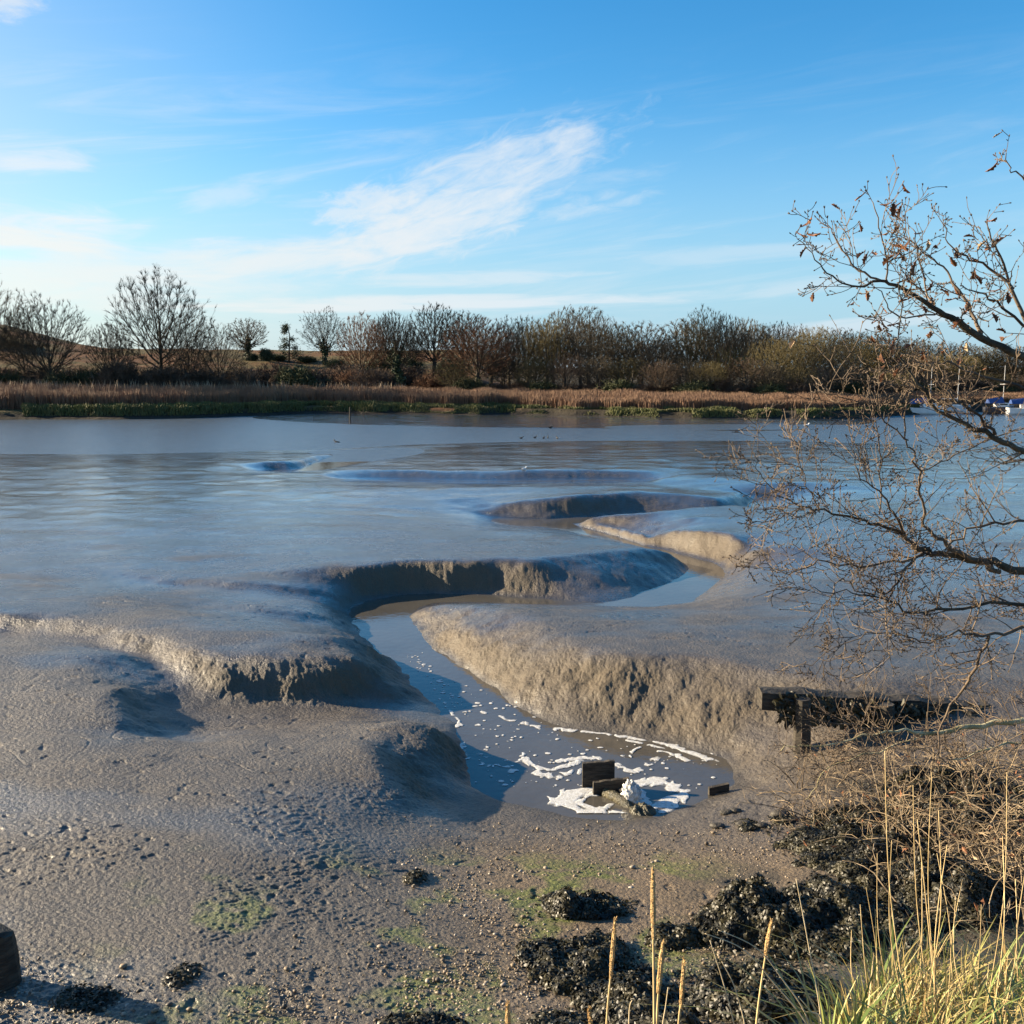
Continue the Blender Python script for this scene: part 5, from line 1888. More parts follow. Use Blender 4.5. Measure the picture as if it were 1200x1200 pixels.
# limbs traced as (column, row, distance, radius in millimetres)
LIMBS = [
    [(1420, 540, 5.5, 60), (1330, 470, 5.4, 40), (1260, 442, 5.3, 32), (1200, 418, 5.2, 27), (1150, 396, 5.15, 24), (1115, 372, 5.1, 20), (1085, 355, 5.05, 15), (1058, 338, 5.0, 12), (1030, 329, 5.0, 9), (1005, 336, 4.95, 6), (975, 324, 4.9, 5), (955, 303, 4.85, 3.5), (938, 283, 4.85, 2.5)],
    [(1030, 329, 5.0, 7), (1008, 318, 5.02, 6), (990, 298, 5.05, 5), (980, 280, 5.08, 4), (970, 266, 5.1, 3)],
    [(1041, 332, 5.0, 6), (1039, 305, 5.0, 5), (1034, 275, 4.95, 4), (1024, 238, 4.95, 3)],
    [(1040, 308, 5.0, 4), (1062, 297, 5.05, 3.5), (1086, 283, 5.1, 2.5)],
    [(1092, 360, 5.05, 7), (1083, 330, 5.1, 5), (1076, 300, 5.1, 4), (1070, 268, 5.12, 3)],
    [(1100, 366, 5.1, 6), (1060, 372, 5.0, 5), (1040, 360, 4.95, 4), (1032, 340, 4.9, 3)],
    [(1150, 396, 5.15, 14), (1140, 365, 5.2, 10), (1120, 335, 5.25, 8), (1110, 318, 5.3, 6), (1090, 300, 5.3, 5), (1062, 280, 5.3, 3)],
    [(1260, 442, 5.3, 22), (1210, 390, 5.3, 15), (1185, 340, 5.3, 11), (1160, 312, 5.3, 8), (1130, 300, 5.3, 6), (1112, 285, 5.3, 4), (1104, 258, 5.3, 3)],
    [(1185, 340, 5.3, 9), (1172, 300, 5.25, 7), (1160, 275, 5.2, 5), (1158, 255, 5.2, 3)],
    [(1210, 390, 5.3, 11), (1180, 365, 5.2, 8), (1155, 345, 5.1, 6), (1135, 340, 5.0, 4)],
    [(1280, 300, 5.3, 18), (1230, 245, 5.3, 10), (1200, 212, 5.3, 6), (1184, 200, 5.3, 4), (1178, 182, 5.3, 3)],
    [(1330, 470, 5.4, 25), (1290, 380, 5.4, 22), (1280, 300, 5.3, 18), (1270, 250, 5.3, 12), (1240, 200, 5.3, 8)],
    [(1420, 540, 5.5, 40), (1300, 560, 5.0, 26), (1240, 545, 4.9, 22), (1200, 530, 4.85, 19), (1165, 510, 4.8, 17), (1120, 491, 4.8, 13), (1085, 462, 4.8, 9), (1068, 440, 4.8, 7), (1054, 412, 4.8, 5), (1053, 370, 4.8, 4), (1054, 325, 4.8, 2.5)],
    [(1165, 510, 4.8, 10), (1140, 480, 4.75, 8), (1112, 462, 4.7, 6), (1105, 440, 4.7, 5), (1100, 425, 4.7, 3)],
    [(1200, 455, 5.0, 10), (1150, 440, 4.95, 8), (1110, 425, 4.9, 6), (1080, 428, 4.9, 4)],
    [(1170, 670, 5.5, 24), (1130, 650, 5.45, 20), (1105, 634, 5.4, 16), (1085, 618, 5.4, 13), (1078, 580, 5.35, 10), (1077, 552, 5.3, 9), (1068, 530, 5.25, 7), (1058, 512, 5.2, 6), (1020, 476, 5.15, 5), (992, 468, 5.1, 4), (968, 458, 5.1, 3)],
    [(1062, 518, 5.2, 6), (1060, 480, 5.15, 6), (1070, 440, 5.1, 5), (1076, 415, 5.1, 4)],
    [(1080, 553, 5.3, 6), (1110, 538, 5.35, 5), (1140, 522, 5.4, 5), (1200, 500, 5.4, 6)],
    [(1030, 600, 5.3, 6), (1032, 540, 5.25, 5), (1028, 500, 5.2, 4), (1018, 490, 5.2, 3)],
    [(1450, 760, 5.9, 70), (1330, 702, 5.7, 50), (1260, 684, 5.6, 42), (1200, 668, 5.55, 36), (1150, 657, 5.5, 30), (1100, 647, 5.45, 24), (1075, 645, 5.4, 20), (1060, 628, 5.4, 15), (1020, 612, 5.35, 11), (985, 603, 5.3, 9), (945, 594, 5.25, 7), (915, 580, 5.2, 5), (893, 560, 5.2, 4), (884, 535, 5.2, 2.5)],
    [(945, 594, 5.25, 5), (920, 605, 5.2, 4), (895, 612, 5.15, 3), (872, 608, 5.1, 2)],
    [(960, 598, 5.25, 5), (945, 570, 5.2, 4), (938, 545, 5.2, 3.5), (936, 525, 5.2, 3)],
    [(1075, 645, 5.4, 14), (1050, 610, 5.3, 10), (1035, 580, 5.25, 7), (1010, 560, 5.2, 5), (1000, 530, 5.2, 3)],
    [(1100, 647, 5.45, 14), (1060, 656, 5.3, 11), (1010, 662, 5.2, 8), (960, 661, 5.1, 6), (930, 670, 5.05, 4), (905, 668, 5.0, 3), (886, 650, 5.0, 2)],
    [(1075, 650, 5.4, 13), (1058, 672, 5.2, 10), (1045, 692, 5.1, 8), (1015, 695, 5.0, 6), (990, 680, 5.0, 5), (972, 700, 5.0, 4), (956, 726, 5.0, 3)],
    [(1045, 692, 5.1, 6), (1038, 730, 5.0, 5), (1040, 770, 5.0, 3)],
    [(1450, 760, 5.9, 50), (1300, 712, 5.6, 22), (1200, 708, 5.4, 16), (1130, 712, 5.2, 12), (1070, 716, 5.1, 9), (1030, 700, 5.0, 6), (990, 695, 4.95, 4), (950, 690, 4.9, 3)],
    [(1300, 712, 5.6, 20), (1200, 734, 5.3, 15), (1162, 745, 5.2, 12), (1120, 742, 5.1, 8), (1080, 752, 5.0, 6), (1030, 740, 5.0, 5), (980, 760, 5.0, 3), (930, 785, 5.0, 2)],
    [(1160, 745, 5.2, 13), (1148, 775, 5.2, 12), (1130, 810, 5.3, 11), (1102, 848, 5.4, 8), (1098, 880, 5.4, 5)],
    [(1200, 610, 5.5, 12), (1150, 618, 5.45, 10), (1110, 640, 5.4, 8)],
    [(1500, 780, 7.2, 60), (1300, 822, 6.9, 42), (1200, 842, 6.8, 32), (1140, 852, 6.7, 27), (1090, 858, 6.6, 21), (1050, 855, 6.5, 14), (1000, 866, 6.4, 10), (950, 876, 6.3, 7), (915, 876, 6.3, 4)],
    [(1050, 856, 6.5, 9), (1010, 852, 6.4, 7), (960, 845, 6.3, 4)],
    [(1090, 858, 6.6, 10), (1040, 876, 6.4, 8), (990, 890, 6.3, 6), (960, 912, 6.2, 4), (945, 940, 6.2, 3)],
    [(1300, 822, 6.9, 20), (1240, 870, 6.6, 14), (1180, 872, 6.5, 11), (1120, 890, 6.3, 7)],
]
for li, L in enumerate(LIMBS):
    P3 = [orel(at(a, b_, d)) + (r * (0.00078 if li < 15 else 0.00066),) for a, b_, d, r in L]
    sm = catmull(P3, 4)
    pts = [q[:3] for q in sm]
    wob = 0.004 + 0.0002 * li
    pts = [(q[0] + og.gauss(0, wob), q[1] + og.gauss(0, wob), q[2] + og.gauss(0, wob)) for q in pts]
    rad = [max(q[3], 0.002) for q in sm]
    b = MB()
    b.tube(pts, rad, 8 if max(rad) > 0.02 else 6)
    big = max(rad) > 0.02
    low = L[0][2] > 6.5 and li >= 30
    b.build('limb', M['lichen_bark'] if low else (M['oak_bark'] if big else M['oak_twig']), oak, True)
    acc = 0
    for i in range(1, len(pts)):
        seg = math.dist(pts[i], pts[i - 1])
        acc += seg
        step_ = (0.036 if li > 18 else 0.048) if li > 11 else 0.085
        while acc > step_:
            acc -= step_
            if og.random() < 0.72:
                d = unit(tuple(pts[i][k] - pts[i - 1][k] for k in range(3)))
                dd = bent(d, R(og.uniform(30, 75)), og.uniform(0, 6.28))
                dd = unit((dd[0], dd[1], dd[2] + (0.35 if li < 11 else 0.1)))
                q = og.random()
                pp_ = tuple(pts[i - 1][k] + (pts[i][k] - pts[i - 1][k]) * q for k in range(3))
                twig(pp_, dd, og.uniform(0.08, 0.30), min(rad[i] * 0.5, 0.0036), 0 if og.random() < 0.7 else 1)
    d = unit(tuple(pts[-1][k] - pts[-2][k] for k in range(3)))
    twig(pts[-1], d, 0.08, rad[-1], 1)
    for _ in range(2 if li > 14 else 0):        # long straight shoots
        i = og.randrange(len(pts) // 3, len(pts) - 1)
        if rad[i] > 0.014:
            continue
        twig(pts[i], unit((og.uniform(-0.5, 0.4), og.uniform(-0.5, 0.3), og.uniform(0.2, 1.2))), og.uniform(0.2, 0.42), min(rad[i] * 0.6, 0.0045), 0)
twb.build('twigs', M['oak_twig'], oak)
b = MB()
tk = [(0, 0, -0.4), (0.05, 0, 0.8), (-0.05, 0.05, 1.9), (0.0, 0.0, 3.2), (0.15, -0.05, 4.6), (0.2, 0, 6.2)]
b.tube(tk, [0.34, 0.25, 0.22, 0.18, 0.13, 0.05], 12)
for (z0, L0) in ((2.6, LIMBS[19]), (3.0, LIMBS[0]), (1.2, LIMBS[30])):
    q = orel(at(*L0[0][:3]))
    r0 = L0[0][3] * 0.001
    b.tube([(0, 0, z0 - 0.35), (q[0] * 0.5, q[1] * 0.5, (z0 + q[2]) / 2 - 0.1), q], [0.1, r0 * 1.2, r0], 8)
b.build('trunk', M['oak_bark'], oak, True)

# lobed dry leaves
OUTL = [(0, 0), (0.012, 0.02), (0.008, 0.03), (0.022, 0.042), (0.015, 0.052), (0.026, 0.068), (0.014, 0.078), (0.016, 0.09), (0, 0.10), (-0.016, 0.088), (-0.014, 0.078), (-0.027, 0.066), (-0.014, 0.052), (-0.021, 0.042), (-0.008, 0.03), (-0.012, 0.02)]


def leaf_mesh(curl, fold, seed):
    rg = random.Random(seed)
    b = MB()
    n = len(OUTL)
    for off in (0.0, -0.0012):
        b.v.append((0, 0.05, off + curl * 0.25 * 0.05))
        for (x, y) in OUTL:
            b.v.append((x, y, off + fold * abs(x) + curl * (y * 10) ** 2 * 0.05 + rg.uniform(-.003, .003)))
    for i in range(n):
        j = (i + 1) % n
        b.f.append((0, 1 + i, 1 + j))
        b.f.append((n + 1, n + 2 + j, n + 2 + i))
        b.f.append((1 + i, n + 2 + i, n + 2 + j, 1 + j))
    return b.mesh('dry_leaf')


LV = [leaf_mesh(0.4, 0.5, 1), leaf_mesh(-0.5, 0.9, 2), leaf_mesh(0.9, -0.6, 3)]
LVM = []
for k, me in enumerate(LV):
    me.materials.append(M['dry_leaf'])
    m2 = me.copy()
    m2.materials.clear()
    m2.materials.append(M['pale_leaf'])
    LVM.append((me, m2))
from mathutils import Vector
og.shuffle(tips)
cand = []
for (e, d) in tips:
    w = (e[0] + oak_base[0], e[1] + oak_base[1], e[2] + oak_base[2])
    fx, fy = project(*w)
    if 860 < fx < 1198 and 150 < fy < 900:
        cand.append((e, d))
cand.sort(key=lambda q: 0 if q[0][2] + oak_base[2] > 4.0 and og.random() < 0.35 else 1)
for k, (e, d) in enumerate(cand[:99]):
    o = link_mesh('dry_leaf', LVM[k % 3][1 if k % 11 == 3 else 0], oak)
    if len(o.data.materials) > 1:
        pass
    dv = Vector((d[0] * 0.4 + og.gauss(0, .5), d[1] * 0.4 + og.gauss(0, .5), -0.5 + og.gauss(0, .5)))
    o.location = e
    o.rotation_euler = (dv.to_track_quat('Y', 'Z').to_euler())
    s = og.uniform(0.4, 0.8)
    o.scale = (s, s, s)

# ------------------------------------------------------------------ TANGLED BUSHES on the lower right bank
M['dead_stem'] = simple('dead_stem', (0.04, 0.028, 0.02), (0.34, 0.26, 0.165), 5.5, 0.8, 0.25)


def tangle(px0, px1, py0, py1, n, label, seed, hmax=0.9, leaves=90):
    rg = random.Random(seed)
    c = on_ground((px0 + px1) / 2, py1)
    t = empty('tangled_bush', c, 0, label, 'bush', 'leafless tangled bushes on the right shore')
    b = MB()
    ends = []
    for _ in range(n):
        p = on_ground(rg.uniform(px0, px1), rg.uniform(py0, py1))
        p = (p[0] - c[0], p[1] - c[1], p[2] - c[2] - 0.03)
        az = rg.uniform(0, 6.28)
        tl = rg.uniform(0.3, 1.6)
        d = unit((math.cos(az) * tl - 0.25, math.sin(az) * tl, 1.0))
        L = rg.uniform(0.35, 1.0) * hmax
        pts, rad = [p], [rg.uniform(0.0038, 0.009)]
        droop = rg.uniform(0.05, 0.38)
        for i in range(7):
            d = unit((d[0] + rg.gauss(0, .17), d[1] + rg.gauss(0, .17), d[2] + rg.gauss(0, .12) - droop))
            p = tuple(p[k] + d[k] * L / 7 for k in range(3))
            if hz(p[0] + c[0], p[1] + c[1]) - c[2] > p[2]:
                break
            pts.append(p)
            rad.append(max(rad[-1] * 0.87, 0.002))
            if rg.random() < 0.6:
                e = bent(d, R(rg.uniform(30, 70)), rg.uniform(0, 6.28))
                q = tuple(p[k] + e[k] * 0.07 for k in range(3))
                e2 = bent(e, R(30), rg.uniform(0, 6.28))
                q2 = tuple(q[k] + e2[k] * rg.uniform(0.05, 0.12) for k in range(3))
                b.tube([p, q, q2], [0.0028, 0.0024, 0.0016], 3, False)
                ends.append(q2)
        if len(pts) > 2:
            b.tube(pts, rad, 5, False)
    b.build('stems', M['dead_stem'], t)
    for k in range(min(leaves, len(ends))):
        o = link_mesh('dry_leaf', LVM[k % 3][1 if k % 4 == 2 else 0], t)
        o.location = rg.choice(ends)
        o.rotation_euler = (rg.uniform(0, 6.28), rg.uniform(0, 6.28), rg.uniform(0, 6.28))
        s = rg.uniform(0.35, 0.75)
        o.scale = (s, s, s)
    return t


tangle(930, 1060, 885, 985, 120, 'thin leafless bush in front of the timber beam end', 501, 0.75, 40)
tangle(1030, 1160, 890, 1010, 270, 'dense tangled bush with dry leaves below the pale low limb', 502, 1.0, 80)
tangle(1140, 1290, 890, 1040, 270, 'tangled bush cut by the right edge behind the grass', 503, 1.15, 60)
tangle(1050, 1280, 1000, 1090, 150, 'low tangled stems directly behind the green grass tuft', 504, 0.8, 40)

# ------------------------------------------------------------------ GRASS AND DRY STALKS in front
M['straw'] = simple('straw', (0.42, 0.30, 0.14), (0.62, 0.47, 0.24), 9, 0.65, 0.3, obj_var=0.3)
M['seed_head'] = simple('seed_head', (0.36, 0.23, 0.10), (0.55, 0.38, 0.18), 30, 0.8, 0.2, 0.8, 90)
M['stalk_pale'] = simple('stalk_pale', (0.45, 0.36, 0.22), (0.60, 0.50, 0.33), 9, 0.65, 0.3)


def grass_front():
    rng = np.random.default_rng(15)
    V, Q, TT, VV = [], [], [], []
    n = 5600
    px = 930 + 330 * rng.uniform(0, 1, n) ** 0.75
    dist = rng.uniform(3.9, 5.5, n)
    x = (px - 600) / F * (dist * CP + 2.8 * SP)
    y = dist
    edge = 0.15 * perlin(x * 2, y * 2, 3)
    ok = (px > 945 + 60 * (dist - 3.9) + 90 * edge)
    x, y, px = x[ok], y[ok], px[ok]
    clump = perlin(x * 3.2, y * 3.2, 19)
    ok = clump + rng.uniform(-0.5, 0.5, len(x)) > -0.25
    x, y, px, clump = x[ok], y[ok], px[ok], clump[ok]
    n = len(x)
    z = base_height(x, y)
    H = rng.uniform(0.25, 0.7, n) * (0.8 + 0.5 * clump)
    w = rng.uniform(0.003, 0.0065, n)
    big = rng.uniform(0, 1, n) < 0.10
    w = np.where(big, w * 1.7, w)
    H = np.where(big, H * 1.25, H)
    az = rng.uniform(0, 2 * PI, n)
    az2 = az + PI / 2 + rng.normal(0, .4, n)
    bend = rng.uniform(0.05, 0.75, n)
    bend = np.where(rng.uniform(0, 1, n) < 0.2, rng.uniform(0.9, 1.5, n), bend)
    ns = 5
    for i in range(ns + 1):
        t = i / ns
        off = bend * H * t * t
        zz = z - 0.03 + H * (t - 0.35 * bend * t ** 3)
        ww = w * (1 - t ** 2.2) + 0.0006
        cx, cy = x + np.cos(az) * off, y + np.sin(az) * off
        V.append(np.stack([np.stack([cx - np.cos(az2) * ww, cy - np.sin(az2) * ww, zz], -1), np.stack([cx + np.cos(az2) * ww, cy + np.sin(az2) * ww, zz + 0.001], -1)], 1))
    P = np.stack(V, 1).reshape(n, (ns + 1) * 2, 3)
    k = np.arange(n)[:, None] * (ns + 1) * 2
    f = np.concatenate([k + np.array([[2 * i, 2 * i + 1, 2 * i + 3, 2 * i + 2]]) for i in range(ns)], 0)
    me = np_mesh('grass', P.reshape(-1, 3), f)
    green = np.clip(0.30 + 0.9 * perlin(x * 2.3 + 4, y * 2.3, 23) + rng.uniform(-.45, .45, n) + 0.5 * big, 0, 1)
    add_attr(me, 'var', np.repeat(green, (ns + 1) * 2))
    add_attr(me, 'tip', np.tile(np.repeat(np.linspace(0, 1, ns + 1), 2), n))
    m, nt, b = new_mat('grass')
    c = nt.ramp(nt.attr('var'), [(0, (0.38, 0.265, 0.12)), (0.35, (0.31, 0.25, 0.085)), (0.6, (0.18, 0.20, 0.045)), (1, (0.085, 0.17, 0.03))])
    c = nt.mix(nt.math('MULTIPLY', nt.attr('tip'), 0.25), c, (0.45, 0.36, 0.15))
    nt.put(b.inputs['Base Color'], c)
    b.inputs['Roughness'].default_value = 0.55
    tag(link_mesh('grass', me, None, m), 'clump of long green and straw grass at the bottom right corner', 'grass', kind='stuff')


grass_front()


def stalk(pix, dist, r, head, label, group, mat='straw', leaf=False):
    """dry stalk whose upper part follows the frame points (top last)"""
    P = [at(a, b_, dist + dd) for (a, b_, dd) in pix]
    gz = hz(P[0][0], P[0][1])
    if P[0][2] > gz:
        P.insert(0, (P[0][0] - (P[1][0] - P[0][0]) * 0.3, P[0][1], gz - 0.03))
    base = P[0]
    pts = catmull([tuple(q[k] - base[k] for k in range(3)) for q in P], 6)
    n = len(pts)
    t = empty('dry_stalk', base, 0, label, 'stalk', group)
    b = MB()
    b.tube(pts, [r * (1 - 0.55 * i / (n - 1)) for i in range(n)], 6)
    b.build('stem', M[mat], t, True)
    if head:
        L, w = head
        tip = pts[-1]
        d = unit(tuple(pts[-1][k] - pts[-4][k] for k in range(3)))
        hb = MB()
        rg = random.Random(int(pix[0][0]))
        hp, hr = [], []
        for i in range(12):
            u = i / 11
            hp.append(tuple(tip[k] - d[k] * L * (1 - u) for k in range(3)))
            hr.append(w * (0.35 + 0.75 * math.sin(PI * min(1, 0.12 + u * 0.86))) * rg.uniform(0.85, 1.1))
        hb.tube(hp, hr, 7)
        for i in range(110):
            u = rg.random()
            q = tuple(tip[k] - d[k] * L * (1 - u) for k in range(3))
            e = bent(d, R(rg.uniform(15, 40)), rg.uniform(0, 6.28))
            ww = w * (0.4 + 0.7 * math.sin(PI * min(1, 0.12 + u * 0.86)))
            o0 = tuple(q[k] + e[k] * ww * 0.8 for k in range(3))
            o1 = tuple(o0[k] + e[k] * 0.014 for k in range(3))
            hb.tube([o0, tuple((o0[k] + o1[k]) / 2 for k in range(3)), o1], [0.0012, 0.0017, 0.0004], 3, False)
        hb.build('seed_head', M['seed_head'], t)
    return t


GT = 'dry seed stalks along the bottom edge'
stalk([(767, 1200, 0), (766, 1120, 0), (765, 1016, 0)], 3.7, 0.008, (0.30, 0.010), 'tallest dry stalk with a long brown seed head', GT)
stalk([(770, 1200, 0), (772, 1160, 0), (777, 1104, 0)], 3.72, 0.007, (0.22, 0.011), 'dry seed stalk touching the tallest stalk on its right', GT)
stalk([(711, 1200, 0), (716, 1140, 0), (721, 1077, 0)], 3.8, 0.006, (0.26, 0.009), 'dry seed stalk alone left of the tallest stalk', GT)
stalk([(795, 1205, 0), (799, 1165, 0), (802, 1124, 0)], 3.9, 0.006, (0.22, 0.010), 'short dry seed stalk right of the tallest stalk', GT)
stalk([(886, 1205, 0), (894, 1140, 0), (904, 1080, 0)], 3.9, 0.006, (0.16, 0.010), 'pale seed stalk in front of the large seaweed heap', GT)
stalk([(594, 1230, 0), (595, 1200, 0), (595, 1176, 0)], 3.6, 0.006, (0.12, 0.010), 'dry seed stalk tip just rising at the bottom edge', GT)
stalk([(692, 1230, 0), (692, 1200, 0), (691, 1183, 0)], 3.6, 0.005, (0.08, 0.008), 'stub of a dry stalk left of the lone seed stalk', GT)
GB = 'thin bare straws along the bottom edge'
for pix, lb in [([(737, 1205, 0), (738, 1180, 0), (741, 1172, 0)], 'short bare straw right of the lone seed stalk'),
                ([(776, 1210, 0), (780, 1180, 0), (783, 1157, 0)], 'short bare straw between the tallest and short seed stalks'),
                ([(862, 1215, 0), (850, 1160, 0), (832, 1102, 0)], 'bare straw leaning left in front of black seaweed'),
                ([(875, 1215, 0), (862, 1160, 0), (846, 1127, 0)], 'thick pale bent straw crossing the leaning straw'),
                ([(950, 1210, 0), (905, 1150, 0), (870, 1112, 0), (826, 1094, 0)], 'long pale straw arching left over the seaweed'),
                ([(948, 1200, 0), (915, 1145, 0), (885, 1110, 0), (842, 1090, 0)], 'upper pale straw arching left over the seaweed'),
                ([(963, 1200, 0), (950, 1185, 0), (936, 1168, 0)], 'short white straw left of the grass tuft'),
                ([(962, 1195, 0), (948, 1110, 0), (933, 1030, 0)], 'tall thin straw rising before the domed seaweed mound')]:
    stalk(pix, 3.85, 0.0038, None, lb, GB, 'stalk_pale')
GX = 'tall straw stems in the grass tuft'
rg = random.Random(31)
for (pb_, pt_, tx) in [(1060, 1045, 985), (1062, 1037, 880), (1045, 1028, 1000), (1098, 1075, 960), (1100, 1092, 905), (1095, 1110, 990), (1090, 1070, 920), (1155, 1180, 905), (1165, 1175, 980),
                       (1178, 1190, 1030), (1030, 1015, 1040), (1120, 1128, 1030), (1075, 1080, 1010), (1110, 1098, 1000), (1140, 1150, 1060), (1010, 998, 1090), (1195, 1205, 1000), (1085, 1100, 950),
                       (1020, 1008, 1060), (1132, 1120, 1050)]:
    stalk([(pb_, 1190, 0), ((pb_ + pt_) / 2 + rg.uniform(-10, 10), (1190 + tx) / 2, 0), (pt_, tx, rg.uniform(-0.1, 0.2))], rg.uniform(4.2, 5.0), rg.uniform(0.0028, 0.0042), None,
          'tall thin straw stem rising from the grass tuft', GX, 'straw')

# ------------------------------------------------------------------ SKY, SUN, CAMERA
SUN_AZ = -75.0      # degrees left of the view
SUN_EL = 18.0


def sky():
    w = bpy.data.worlds.new('World')
    SC.world = w
    w.use_nodes = True
    nt = NT(w.node_tree)
    nt.n.clear()
    st = nt.add('ShaderNodeTexSky')
    st.sky_type = 'NISHITA'
    st.sun_disc = False
    st.sun_elevation = R(SUN_EL)
    st.sun_rotation = R(SUN_AZ)
    st.altitude = 0
    st.air_density = 1.0
    st.dust_density = 0.3
    st.ozone_density = 3.0
    hs = nt.add('ShaderNodeHueSaturation')
    hs.inputs['Saturation'].default_value = 1.32
    hs.inputs['Value'].default_value = 0.88
    mu = nt.add('ShaderNodeMix', data_type='RGBA', blend_type='MULTIPLY')
    mu.inputs[0].default_value = 1.0
    mu.inputs[7].default_value = (0.92, 0.97, 0.97, 1)
    nt.l.new(st.outputs[0], mu.inputs[6])
    nt.l.new(mu.outputs[2], hs.inputs['Color'])
    vec = nt.add('ShaderNodeTexCoord').outputs['Generated']
    sp = nt.add('ShaderNodeSeparateXYZ')
    nt.l.new(vec, sp.inputs[0])
    X, Y, Z = sp.outputs
    az = nt.math('MULTIPLY', nt.math('ARCTAN2', X, Y), 180 / PI)
    el = nt.math('MULTIPLY', nt.math('ARCSINE', Z), 180 / PI)

    def comb(a, b, c=0.0):
        n = nt.add('ShaderNodeCombineXYZ')
        nt.put(n.inputs[0], a)
        nt.put(n.inputs[1], b)
        nt.put(n.inputs[2], c)
        return n.outputs[0]
    ae = comb(az, el)

    def deg(px, py):
        d = unit(ray(px, py))
        return math.degrees(math.atan2(d[0], d[1])), math.degrees(math.asin(d[2]))

    def streak(px, py, half_l, half_w, ang, nscale, stretch, lo, hi, amt, seed):
        """elongated wisp: a soft ellipse broken by noise drawn out along it"""
        a0, e0 = deg(px, py)
        da = nt.math('SUBTRACT', az, a0)
        de = nt.math('SUBTRACT', el, e0)
        c, s = math.cos(R(ang)), math.sin(R(ang))
        u = nt.math('ADD', nt.math('MULTIPLY', da, c), nt.math('MULTIPLY', de, s))
        v = nt.math('SUBTRACT', nt.math('MULTIPLY', de, c), nt.math('MULTIPLY', da, s))
        uu = nt.math('DIVIDE', u, half_l)
        vv = nt.math('DIVIDE', v, half_w)
        rr = nt.math('SQRT', nt.math('ADD', nt.math('MULTIPLY', uu, uu), nt.math('MULTIPLY', vv, vv)))
        env = nt.maprange(rr, 0.1, 1.0, 1.0, 0.0)
        n = nt.noise(comb(nt.math('MULTIPLY', u, nscale / stretch), nt.math('MULTIPLY', v, nscale), float(seed)), 1.0, 7, 0.62, 0.6)
        t = nt.math('ADD', n, nt.math('MULTIPLY_ADD', env, 0.55, -0.55))
        return nt.math('MULTIPLY', nt.maprange(t, lo, hi), nt.math('MULTIPLY', nt.maprange(env, 0.0, 0.35), amt))

    parts = [
        streak(560, 215, 15.0, 4.4, 21, 1.1, 3.4, 0.16, 0.66, 0.62, 1),
        streak(500, 268, 13.0, 3.3, 15, 1.3, 3.2, 0.12, 0.62, 0.76, 2),
        streak(430, 240, 5.5, 2.0, 10, 1.6, 2.0, 0.12, 0.55, 0.6, 3),
        streak(650, 175, 8.5, 3.0, 14, 1.3, 2.5, 0.2, 0.7, 0.5, 9),
        streak(690, 240, 7.0, 1.4, 10, 1.5, 3.0, 0.2, 0.7, 0.4, 16),
        streak(300, 305, 17.0, 2.0, 5, 0.8, 6.0, 0.12, 0.6, 0.75, 4),
        streak(40, 270, 10.0, 2.4, -3, 0.8, 5.0, 0.12, 0.55, 0.8, 5),
        streak(50, 187, 6.0, 1.3, 4, 0.9, 5.0, 0.18, 0.6, 0.6, 6),
        streak(10, 5, 3.5, 1.6, 6, 1.0, 2.5, 0.2, 0.6, 0.55, 7),
        streak(480, 356, 26.0, 0.9, 1.0, 1.3, 10.0, 0.10, 0.5, 0.75, 8),
        streak(560, 327, 14.0, 1.0, 1.5, 1.2, 8.0, 0.15, 0.55, 0.5, 10),
        streak(860, 300, 14.0, 1.2, 2.0, 1.1, 8.0, 0.18, 0.6, 0.32, 11),
        streak(880, 340, 16.0, 1.0, 5.0, 1.1, 8.0, 0.18, 0.6, 0.38, 12),
        streak(1010, 382, 12.0, 0.9, 5.0, 1.3, 8.0, 0.12, 0.5, 0.5, 13),
        streak(60, 330, 22.0, 3.0, 0, 0.8, 6.0, 0.10, 0.6, 0.6, 14),
        streak(270, 225, 5.0, 1.4, 14, 1.0, 4.0, 0.15, 0.6, 0.35, 15),
    ]
    tot = parts[0]
    for q in parts[1:]:
        # 1-(1-a)(1-b)
        tot = nt.math('SUBTRACT', nt.math('ADD', tot, q), nt.math('MULTIPLY', tot, q))
    # the rest of the sky, out of the frame: sparse cirrus
    nx = nt.noise(comb(nt.math('MULTIPLY', az, 0.06), nt.math('MULTIPLY', el, 0.22), 3.0), 1.0, 6, 0.6, 0.5)
    outside = nt.maprange(nt.math('ABSOLUTE', az), 34, 60)
    high = nt.maprange(el, 26, 40)
    msk = nt.math('MAXIMUM', outside, high)
    tot = nt.math('MAXIMUM', tot, nt.math('MULTIPLY', nt.math('MULTIPLY', nt.maprange(nx, 0.5, 0.75), msk), 0.5))
    vn = nt.noise(comb(nt.math('MULTIPLY', az, 0.07), nt.math('MULTIPLY_ADD', el, 0.55, nt.math('MULTIPLY', az, -0.06)), 9.0), 1.0, 8, 0.62, 0.8)
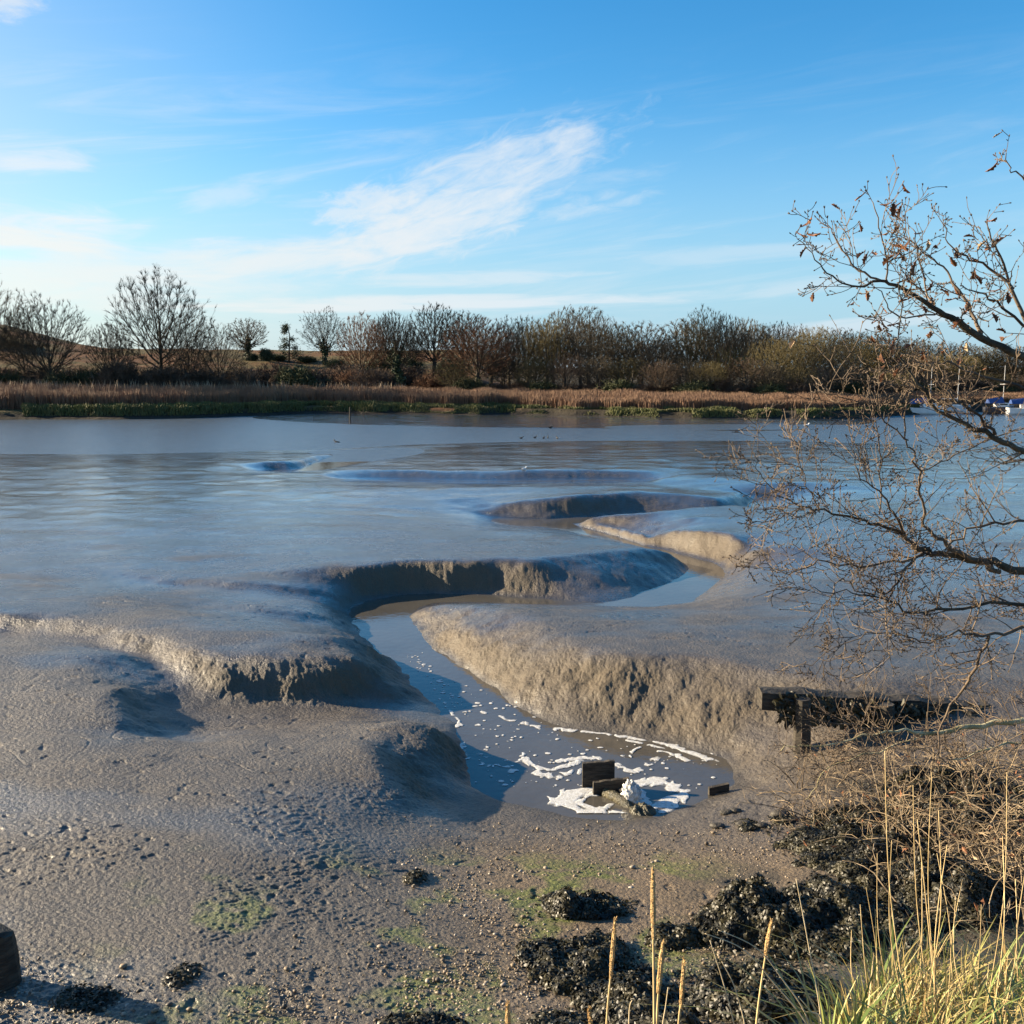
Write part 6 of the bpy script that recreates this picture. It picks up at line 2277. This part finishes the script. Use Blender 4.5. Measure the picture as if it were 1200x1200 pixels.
    veil = nt.math('MULTIPLY', nt.maprange(vn, 0.46, 0.78), nt.math('MULTIPLY', nt.maprange(el, 9, 19, 1.0, 0.0), nt.maprange(az, -30, 30, 0.5, 0.2)))
    tot = nt.math('MAXIMUM', tot, veil)
    # cloud light: sunlit ice, warmer and brighter towards the sun
    warm = nt.maprange(az, -40, 10, 1.0, 0.0)
    cc = nt.mix(warm, CLOUD_B, CLOUD_A)
    hz_col = nt.mix(warm, (1.45, 2.4, 3.3, 1), (3.15, 3.3, 3.25, 1))
    hzf = nt.maprange(el, -1, 16, 0.85, 0.0)
    glow = nt.math('MULTIPLY', nt.maprange(az, -50, 0, 1.0, 0.0), nt.maprange(el, 2, 36, 1.0, 0.0))
    base = nt.mix(nt.math('MAXIMUM', hzf, glow), hs.outputs[0], hz_col)
    col = nt.mix(tot, base, cc)
    bg = nt.add('ShaderNodeBackground')
    bg.inputs[1].default_value = SKY_STR
    nt.l.new(col, bg.inputs[0])
    o = nt.add('ShaderNodeOutputWorld')
    nt.l.new(bg.outputs[0], o.inputs[0])


SKY_STR = 0.075
CLOUD_A = (3.9, 3.75, 3.45, 1)
CLOUD_B = (3.3, 3.5, 3.7, 1)
sky()

sl = bpy.data.lights.new('sun', 'SUN')
sl.energy = 5.0
sl.angle = R(0.5)
sl.color = (1.0, 0.82, 0.57)
so = bpy.data.objects.new('sun', sl)
COL.objects.link(so)
sd = Vector((math.sin(R(SUN_AZ)) * math.cos(R(SUN_EL)), math.cos(R(SUN_AZ)) * math.cos(R(SUN_EL)), math.sin(R(SUN_EL))))
so.rotation_euler = sd.to_track_quat('Z', 'Y').to_euler()
so.location = (-30, 10, 30)

cam = bpy.data.cameras.new('camera')
cam.lens = F / 1200 * 36
cam.sensor_width = 36
cam.clip_end = 9000
cam.clip_start = 0.05
co = bpy.data.objects.new('camera', cam)
COL.objects.link(co)
co.location = (0, 0, CH)
co.rotation_euler = (PI / 2 - PITCH, 0, 0)
SC.camera = co
vs = SC.view_settings
vs.view_transform = 'Standard'
vs.look = 'None'
vs.exposure = 1.75
vs.gamma = 1
SC.cycles.max_bounces = 6
